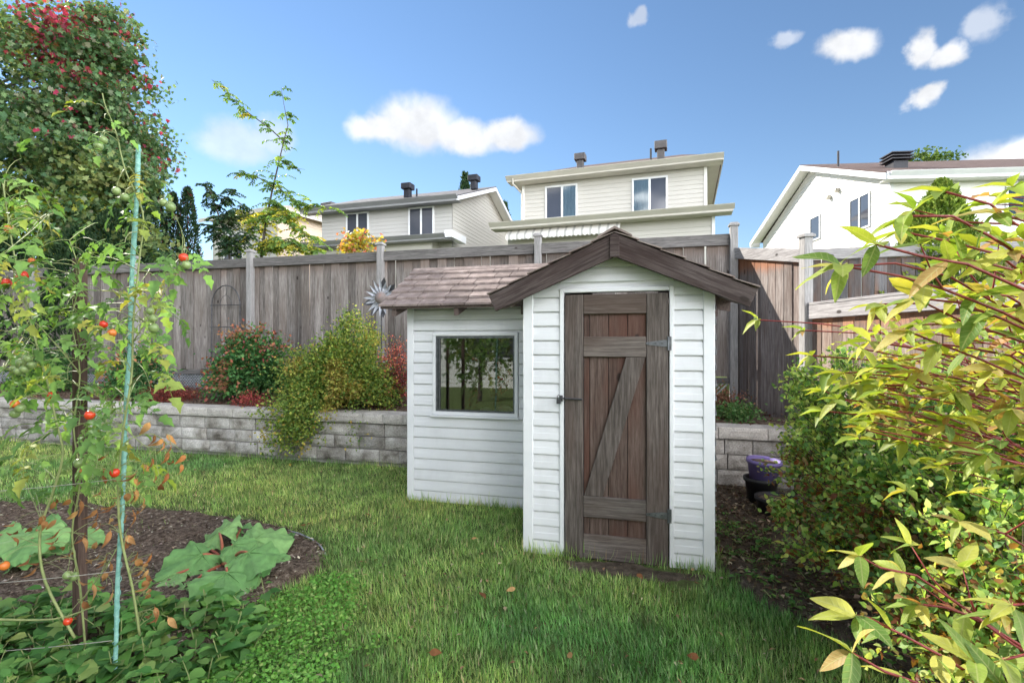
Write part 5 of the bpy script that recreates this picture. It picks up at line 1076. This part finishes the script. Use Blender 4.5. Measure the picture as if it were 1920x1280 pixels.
b2 = at(-60, 700, 2.25); tag(MB().box(-.021, -.021, -.05, .021, .021, 1.7).build('wooden_stake', MT['stake'], None, (b2.x-.02, b2.y, 0), bevel=.003), 'brown wooden stake holding the left ends of the strings', 'stake')
# tomato vines
def tom_leaf(k):
    rs = np.random.default_rng(k); P_, D_, N_, S_ = [], [], [], []; st = MB(); L_ = .13; pts = bez((0, 0, 0), (0, L_*.5, .03), (0, L_, -.03+rs.uniform(-.03, .02)), 7)
    st.tube(pts.tolist(), [.0018-.0002*i for i in range(7)], 4, False)
    for i, sc_ in ((2, .75), (3, .5), (4, 1.0), (5, .55)):
        for s in (1, -1): P_.append(pts[i]); D_.append((s*.95, .5, rs.uniform(-.5, .2))); N_.append((rs.normal(0, .3), rs.normal(0, .3), 1)); S_.append(.05*sc_*rs.uniform(.8, 1.2))
    P_.append(pts[6]); D_.append((0, 1, -.4)); N_.append((0, .2, 1)); S_.append(.062)
    me = leafmesh('leaf', P_, D_, N_, S_, .62, np.ones((len(P_), 3)), T_TOM, MT['toml'])
    bm = bmesh.new(); bm.from_mesh(me); t = st.mesh('t', None); bm.from_mesh(t); bm.to_mesh(me); bm.free(); bpy.data.meshes.remove(t); return me
T_TOM = ([(0, 0, 0), (-.5, .16, .1), (-.34, .36, .05), (-.46, .55, .06), (-.2, .72, 0), (0, 1, -.22), (.2, .72, 0), (.46, .55, .06), (.34, .36, .05), (.5, .16, .1), (0, .45, -.03)],
         [(0, 9, 10), (9, 8, 10), (8, 7, 10), (7, 6, 10), (6, 5, 10), (5, 4, 10), (4, 3, 10), (3, 2, 10), (2, 1, 10), (1, 0, 10)])
tls = [tom_leaf(k) for k in range(6)]
tomr = {c: MB().lathe([(.0005, -.017), (.008, -.0155), (.0145, -.009), (.0172, 0), (.0155, .009), (.009, .0145), (.002, .0152)], 14).mesh('tomato', MT[c], smooth=True) for c in ('tom_r', 'tom_o', 'tom_g')}
cal = leafmesh('calyx', [(0, 0, .0145)]*5, [(math.cos(a), math.sin(a), .25) for a in np.arange(5)*1.2566], [(0, 0, 1)]*5, .014, .3, None, T_DIAMOND, MT['stem'])
dryl = dogleaf_mesh(3).copy(); dryl.materials.clear(); dryl.materials.append(MT['dry'])
def vine(label, base_px, stems, blobs, fruit, dry, D0):
    b0 = ongr(*base_px); root = thing('tomato_vine', label, 'plant', tuple(b0), group='tomato vines on the stakes'); st = MB(); allc = []
    for pts, r in stems:
        q = [at(px_, py_, d)-b0 for px_, py_, d in pts]; c = []
        for i in range(len(q)-1):
            p0 = q[max(i-1, 0)]; p3 = q[min(i+2, len(q)-1)]
            for t in (0, .25, .5, .75):
                c.append(.5*((2*q[i])+(q[i+1]-p0)*t+(2*p0-5*q[i]+4*q[i+1]-p3)*t*t+(3*q[i]-p0-3*q[i+1]+p3)*t**3))
        c.append(q[-1]); st.tube(c, [.8*r*(1-.6*i/(len(c)-1)) for i in range(len(c))], 6); allc += c
    A_ = np.array([tuple(v) for v in allc])
    def twig(e, r=.0022):
        i = np.argmin(np.linalg.norm(A_-np.array(tuple(e)), axis=1)+rng.uniform(0, .1, len(A_))); s0 = allc[i]; m = (s0+e)/2+Vector((random.gauss(0, .02), random.gauss(0, .02), .04)); st.tube(bez(s0, m, e, 6).tolist(), [r, r*.9, r*.8, r*.7, r*.6, r*.5], 4, False); return (e-m)
    for (px_, py_, sx, sy, cnt) in blobs:
        for k in range(int(cnt*.68+.5)):
            e = at(px_+random.gauss(0, sx), py_+random.gauss(0, sy), D0+random.gauss(0, .16))-b0; d = twig(e); d = d.normalized()*.5+Vector((random.gauss(0, .6), random.gauss(-.2, .6), random.uniform(-.8, .2)))
            obj('leaf', random.choice(tls), root, tuple(e), orient(d, Vector((random.gauss(0, .3), random.gauss(-.45, .3), 1))), random.uniform(.7, 1.2))
    for (px_, py_, c) in fruit:
        e = at(px_, py_, D0-.1+random.uniform(-.03, .03))-b0; st.tube([e+Vector((0, 0, .015)), e+Vector((.004, .002, .032))], .0016, 4); twig(e+Vector((.004, .002, .032)), .0018)
        t = obj('tomato', tomr[c], root, tuple(e), (random.gauss(0, .3), random.gauss(0, .3), random.random()*6), random.uniform(.85, 1.12)); obj('calyx', cal, t)
    for (px_, py_) in [(a+random.gauss(0, 12), b_+random.gauss(0, 14)) for (a, b_) in dry for k in range(3)]:
        e = at(px_, py_, D0+random.uniform(-.06, .06))-b0; twig(e, .0016); obj('dry_leaf', dryl, root, tuple(e), orient((random.gauss(0, .5), random.gauss(0, .5), -1), (1, random.gauss(0, .6), .3)), (random.uniform(.5, .9), random.uniform(.3, .65), 2.2))
    st.build('stems', MT['stem'], root, smooth=True)
D = 2.12
vine('tall tomato vine climbing the teal stake, red fruit near the rail', (255, 1180), [([(262, 1190, D), (248, 1100, D), (226, 1000, D), (222, 900, D), (232, 800, D), (247, 700, D), (250, 600, D), (262, 480, D), (268, 400, D), (235, 320, D), (218, 250, D), (198, 200, D), (192, 175, D)], .0068), ([(250, 640, D), (300, 560, D), (335, 500, D), (342, 440, D), (325, 400, D)], .0035), ([(232, 800, D), (280, 840, D), (320, 830, D)], .003)],
     [(270, 460, 32, 60, 22), (210, 560, 40, 50, 20), (285, 600, 16, 50, 10), (230, 700, 40, 50, 16), (290, 680, 14, 30, 5), (195, 215, 14, 30, 5), (235, 330, 18, 40, 6), (330, 470, 14, 40, 6), (200, 830, 40, 40, 9), (265, 860, 30, 30, 5)],
     [(344, 483, 'tom_r'), (349, 497, 'tom_g'), (194, 608, 'tom_r'), (210, 624, 'tom_o'), (281, 583, 'tom_g'), (287, 597, 'tom_g'), (288, 615, 'tom_g'), (168, 778, 'tom_r'), (194, 263, 'tom_g'), (185, 274, 'tom_g'), (218, 358, 'tom_g'), (234, 370, 'tom_g'), (160, 882, 'tom_o'), (148, 868, 'tom_g'), (155, 885, 'tom_g'), (166, 893, 'tom_g'), (215, 886, 'tom_r'), (307, 380, 'tom_g'), (320, 388, 'tom_g')],
     [(282, 790), (305, 815), (318, 840), (330, 868), (230, 905), (250, 920), (265, 940), (285, 905), (272, 880), (210, 940), (205, 980), (255, 975), (240, 1010), (262, 1040), (270, 1080), (285, 1110), (300, 1150), (278, 1060)], D)
D = 2.28
vine('sprawling tomato vine on the brown stake, dry below the wall', (145, 1215), [([(160, 1215, D), (150, 1100, D), (135, 1000, D), (150, 900, D), (138, 800, D), (150, 700, D), (135, 600, D), (150, 520, D), (130, 450, D)], .006), ([(150, 700, D), (100, 640, D), (60, 600, D), (20, 590, D)], .004), ([(138, 800, D), (190, 780, D), (215, 760, D)], .003), ([(150, 1130, D), (200, 1060, D), (240, 990, D)], .004)],
     [(120, 600, 45, 45, 28), (140, 700, 55, 45, 30), (100, 520, 40, 40, 16), (170, 470, 30, 30, 8), (170, 800, 50, 40, 14), (100, 760, 40, 40, 14), (190, 880, 30, 30, 4)],
     [(38, 520, 'tom_r'), (30, 534, 'tom_r'), (44, 516, 'tom_r'), (12, 530, 'tom_r'), (97, 741, 'tom_r'), (60, 490, 'tom_o'), (148, 600, 'tom_g'), (127, 1164, 'tom_r'), (126, 1078, 'tom_g'), (138, 1080, 'tom_g')],
     [(150, 935), (170, 960), (160, 1000), (180, 1030), (140, 1040), (175, 1090), (165, 1120), (185, 870), (60, 1060), (110, 1010), (215, 1060), (195, 1100)], D)
D = 2.2
vine('leafy tomato vine at the left edge with clustered green fruit', (60, 1230), [([(140, 1195, D), (85, 1090, D), (75, 1000, D), (100, 920, D), (118, 850, D), (105, 790, D), (95, 740, D), (70, 650, D), (40, 540, D), (20, 440, D), (5, 340, D)], .0075), ([(95, 740, D), (40, 700, D), (0, 690, D)], .004), ([(-20, 1160, D), (100, 1160, D), (180, 1135, D)], .007), ([(20, 440, D), (60, 420, D), (100, 400, D)], .003)],
     [(30, 440, 30, 50, 22), (20, 570, 25, 60, 22), (50, 680, 40, 40, 20), (20, 350, 20, 30, 7), (75, 420, 30, 25, 8), (45, 830, 25, 30, 5), (40, 880, 20, 25, 4), (100, 830, 25, 25, 5)],
     [(40, 680, 'tom_g'), (52, 672, 'tom_g'), (28, 690, 'tom_g'), (60, 684, 'tom_g'), (35, 696, 'tom_g'), (46, 692, 'tom_g'), (28, 757, 'tom_o'), (38, 765, 'tom_g'), (28, 775, 'tom_g'), (18, 430, 'tom_o'), (8, 1060, 'tom_o')],
     [(30, 1010), (90, 950), (70, 980)], D)
# ================================================================ SMALL THINGS
def pot(name, label, base, r0, r1, h, m, soil=True, tilt=(0, 0, 0)):
    root = thing(name, label, 'pot', tuple(base)); root.rotation_euler = tilt
    MB().lathe([(.0, .0), (r0, 0), (r1, h), (r1+.012, h), (r1+.012, h+.03), (r1-.004, h+.03), (r1-.008, h-.02), (r0*.9, .02), (0, .02)], 28).build('pot_body', MT[m], root, smooth=True)
    if soil: MB().lathe([(r1-.007, h+.002), (r1*.6, h+.012), (0, h+.006)], 20).build('potting_soil', MT['soil'], root)
    return root
pb = at(1427, 960, 4.55); PX, PY = pb.x, pb.y
pot('black_pot', 'black plastic pot standing under the purple pot', (PX, PY, 0.02), .10, .135, .22, 'black', False)
pot('purple_pot', 'purple plastic flower pot stacked in the black pot by the wall', (PX+.01, PY, .165), .095, .135, .235, 'purple', True, (R(2), R(3), 0))
q = at(1455, 985, 4.2); pot('black_pot', 'wide black plastic pot half hidden by the shrub, right of the purple pot', (q.x, q.y, .01), .12, .15, .16, 'black')
# metal sunflower on a stake
c = at(714, 558, 6.9); sf_ = thing('sunflower_ornament', 'grey metal sunflower ornament in front of the fence, beside the shed roof', 'ornament', (c.x, c.y, .65)); hz = c.z-.65
MB().tube([(0, .02, 0), (0, .02, hz-.02)], .008, 6).build('stake', MT['metal'], sf_)
MB().lathe([(0, .03), (.05, .024), (.078, .004), (.08, -.004), (0, -.006)], 24).build('disc', MT['rust'], sf_, (0, -.01, hz), smooth=True, rot=(R(84), 0, R(6)))
def petal(l, w): return MB().add([(0, 0, 0), (-w, .0, l*.35), (-w*.6, -.01, l*.7), (0, -.02, l), (w*.6, -.01, l*.7), (w, .0, l*.35), (0, .012, l*.4)], [(0, 5, 6), (5, 4, 6), (4, 3, 6), (3, 2, 6), (2, 1, 6), (1, 0, 6)])
for k in range(16):
    pm_ = petal(.18*random.uniform(.9, 1.1), .026).mesh('petal', MT['petal']); a = k*2*math.pi/16; obj('petal', pm_, sf_, (math.sin(a)*.065, -.002, hz+math.cos(a)*.065), (0, a+random.gauss(0, .05), 0))
for k in range(9):
    pm_ = petal(.2, .055).mesh('back_petal', MT['rust' if k in (7, 8) else 'metal']); a = k*2*math.pi/9+.2; obj('back_petal', pm_, sf_, (math.sin(a)*.08, .012, hz+math.cos(a)*.08), (0, a, 0))
# wire trellis on the fence
def fpt(px_, py_): r = ray(px_, py_); t = (YF-.07)/r.y; return Vector((0, 0, EYE))+r*t
a, b_ = fpt(397, 600), fpt(450, 600); X0, X1 = a.x, b_.x; tr = thing('wire_trellis', 'dark arched wire trellis leaning on the fence above the green-red shrub', 'trellis', ((X0+X1)/2, YF-.07, .66)); w2 = (X1-X0)/2; zs = fpt(420, 572).z-.66; zt_ = fpt(424, 535).z-.66
fr = MB(); pts = [(-w2, 0, 0), (-w2, 0, zs)]+[(-w2*math.cos(t), 0, zs+(zt_-zs)*math.sin(t)) for t in np.linspace(.15, math.pi-.15, 13)]+[(w2, 0, zs), (w2, 0, 0)]
fr.tube(pts, .009, 6).build('arch_frame', MT['metal'], tr)
for py_ in (572, 613, 660):
    zz = fpt(420, py_).z-.66; MB().tube([(-w2-.03, -.006, zz), (w2+.03, -.006, zz)], .007, 5).build('crossbar', MT['metal'], tr)
for s in (.35, .0): MB().tube([(-w2*(.4), 0, zs), *[(-w2*.4*math.cos(t), 0, zs+(zt_-zs)*.5*math.sin(t)) for t in np.linspace(.2, 2.94, 9)], (w2*.4, 0, zs)] if s else [(0, 0, zs+(zt_-zs)*.5), (.02, 0, zs+(zt_-zs)*.75), (0, 0, zt_)], .004, 5).build('scroll', MT['metal'], tr)
# fallen leaves on the lawn
for (px_, py_, lab) in [(805, 1222, 'pale curled leaf on the near lawn, left of centre'), (1072, 1232, 'grey-brown leaf on the near lawn straight below the shed door'), (900, 1110, 'small brown leaf on the lawn in front of the shed corner'), (1195, 1075, 'dry leaf on the bare patch under the shed door'), (966, 1102, 'dry leaf on the lawn just left of the bare patch by the door'), (690, 965, 'brown leaf on the lawn left of the window wall of the shed'), (1310, 1232, 'dry leaf on the near lawn beside the dogwood'), (570, 985, 'orange-brown leaf on the grass at the tip of the garden soil'), (884, 1010, 'dry leaf on the lawn below the shed window')]:
    q = ongr(px_, py_, .05); o = obj('fallen_leaf', dryl, None, tuple(q), orient((random.gauss(0, 1), random.gauss(0, 1), .1), (random.gauss(0, .4), random.gauss(-.4, .4), 1)), (random.uniform(.8, 1.2), random.uniform(.5, .7), .7)); tag(o, lab, 'leaf', 'dry leaves on the lawn')
# things on the shelf behind the shed window
tag(MB().box(-.36, -.1, 0, .36, .12, .02).build('window_shelf', MT['inside'], None, (-1.5, 4.6, .80)), 'plain wooden shelf inside the shed just below its window', 'shelf')
for k, (x, s, m) in enumerate(((-1.28, .07, 'stone'), (-1.45, .05, 'stone'))):
    st_ = MB().lathe([(0, 0), (s*.9, .0), (s, s*.3), (s*.7, s*.7), (0, s*.8)], 9); st_.v = [(v[0]*1.2+random.gauss(0, s*.06), v[1]*.7, v[2]+random.gauss(0, s*.04)) for v in st_.v]
    tag(st_.build('pale_stone', MT[m], None, (x, 4.57, .823), smooth=True), ('larger', 'smaller')[k]+' pale stone on the shelf behind the shed window', 'stone')
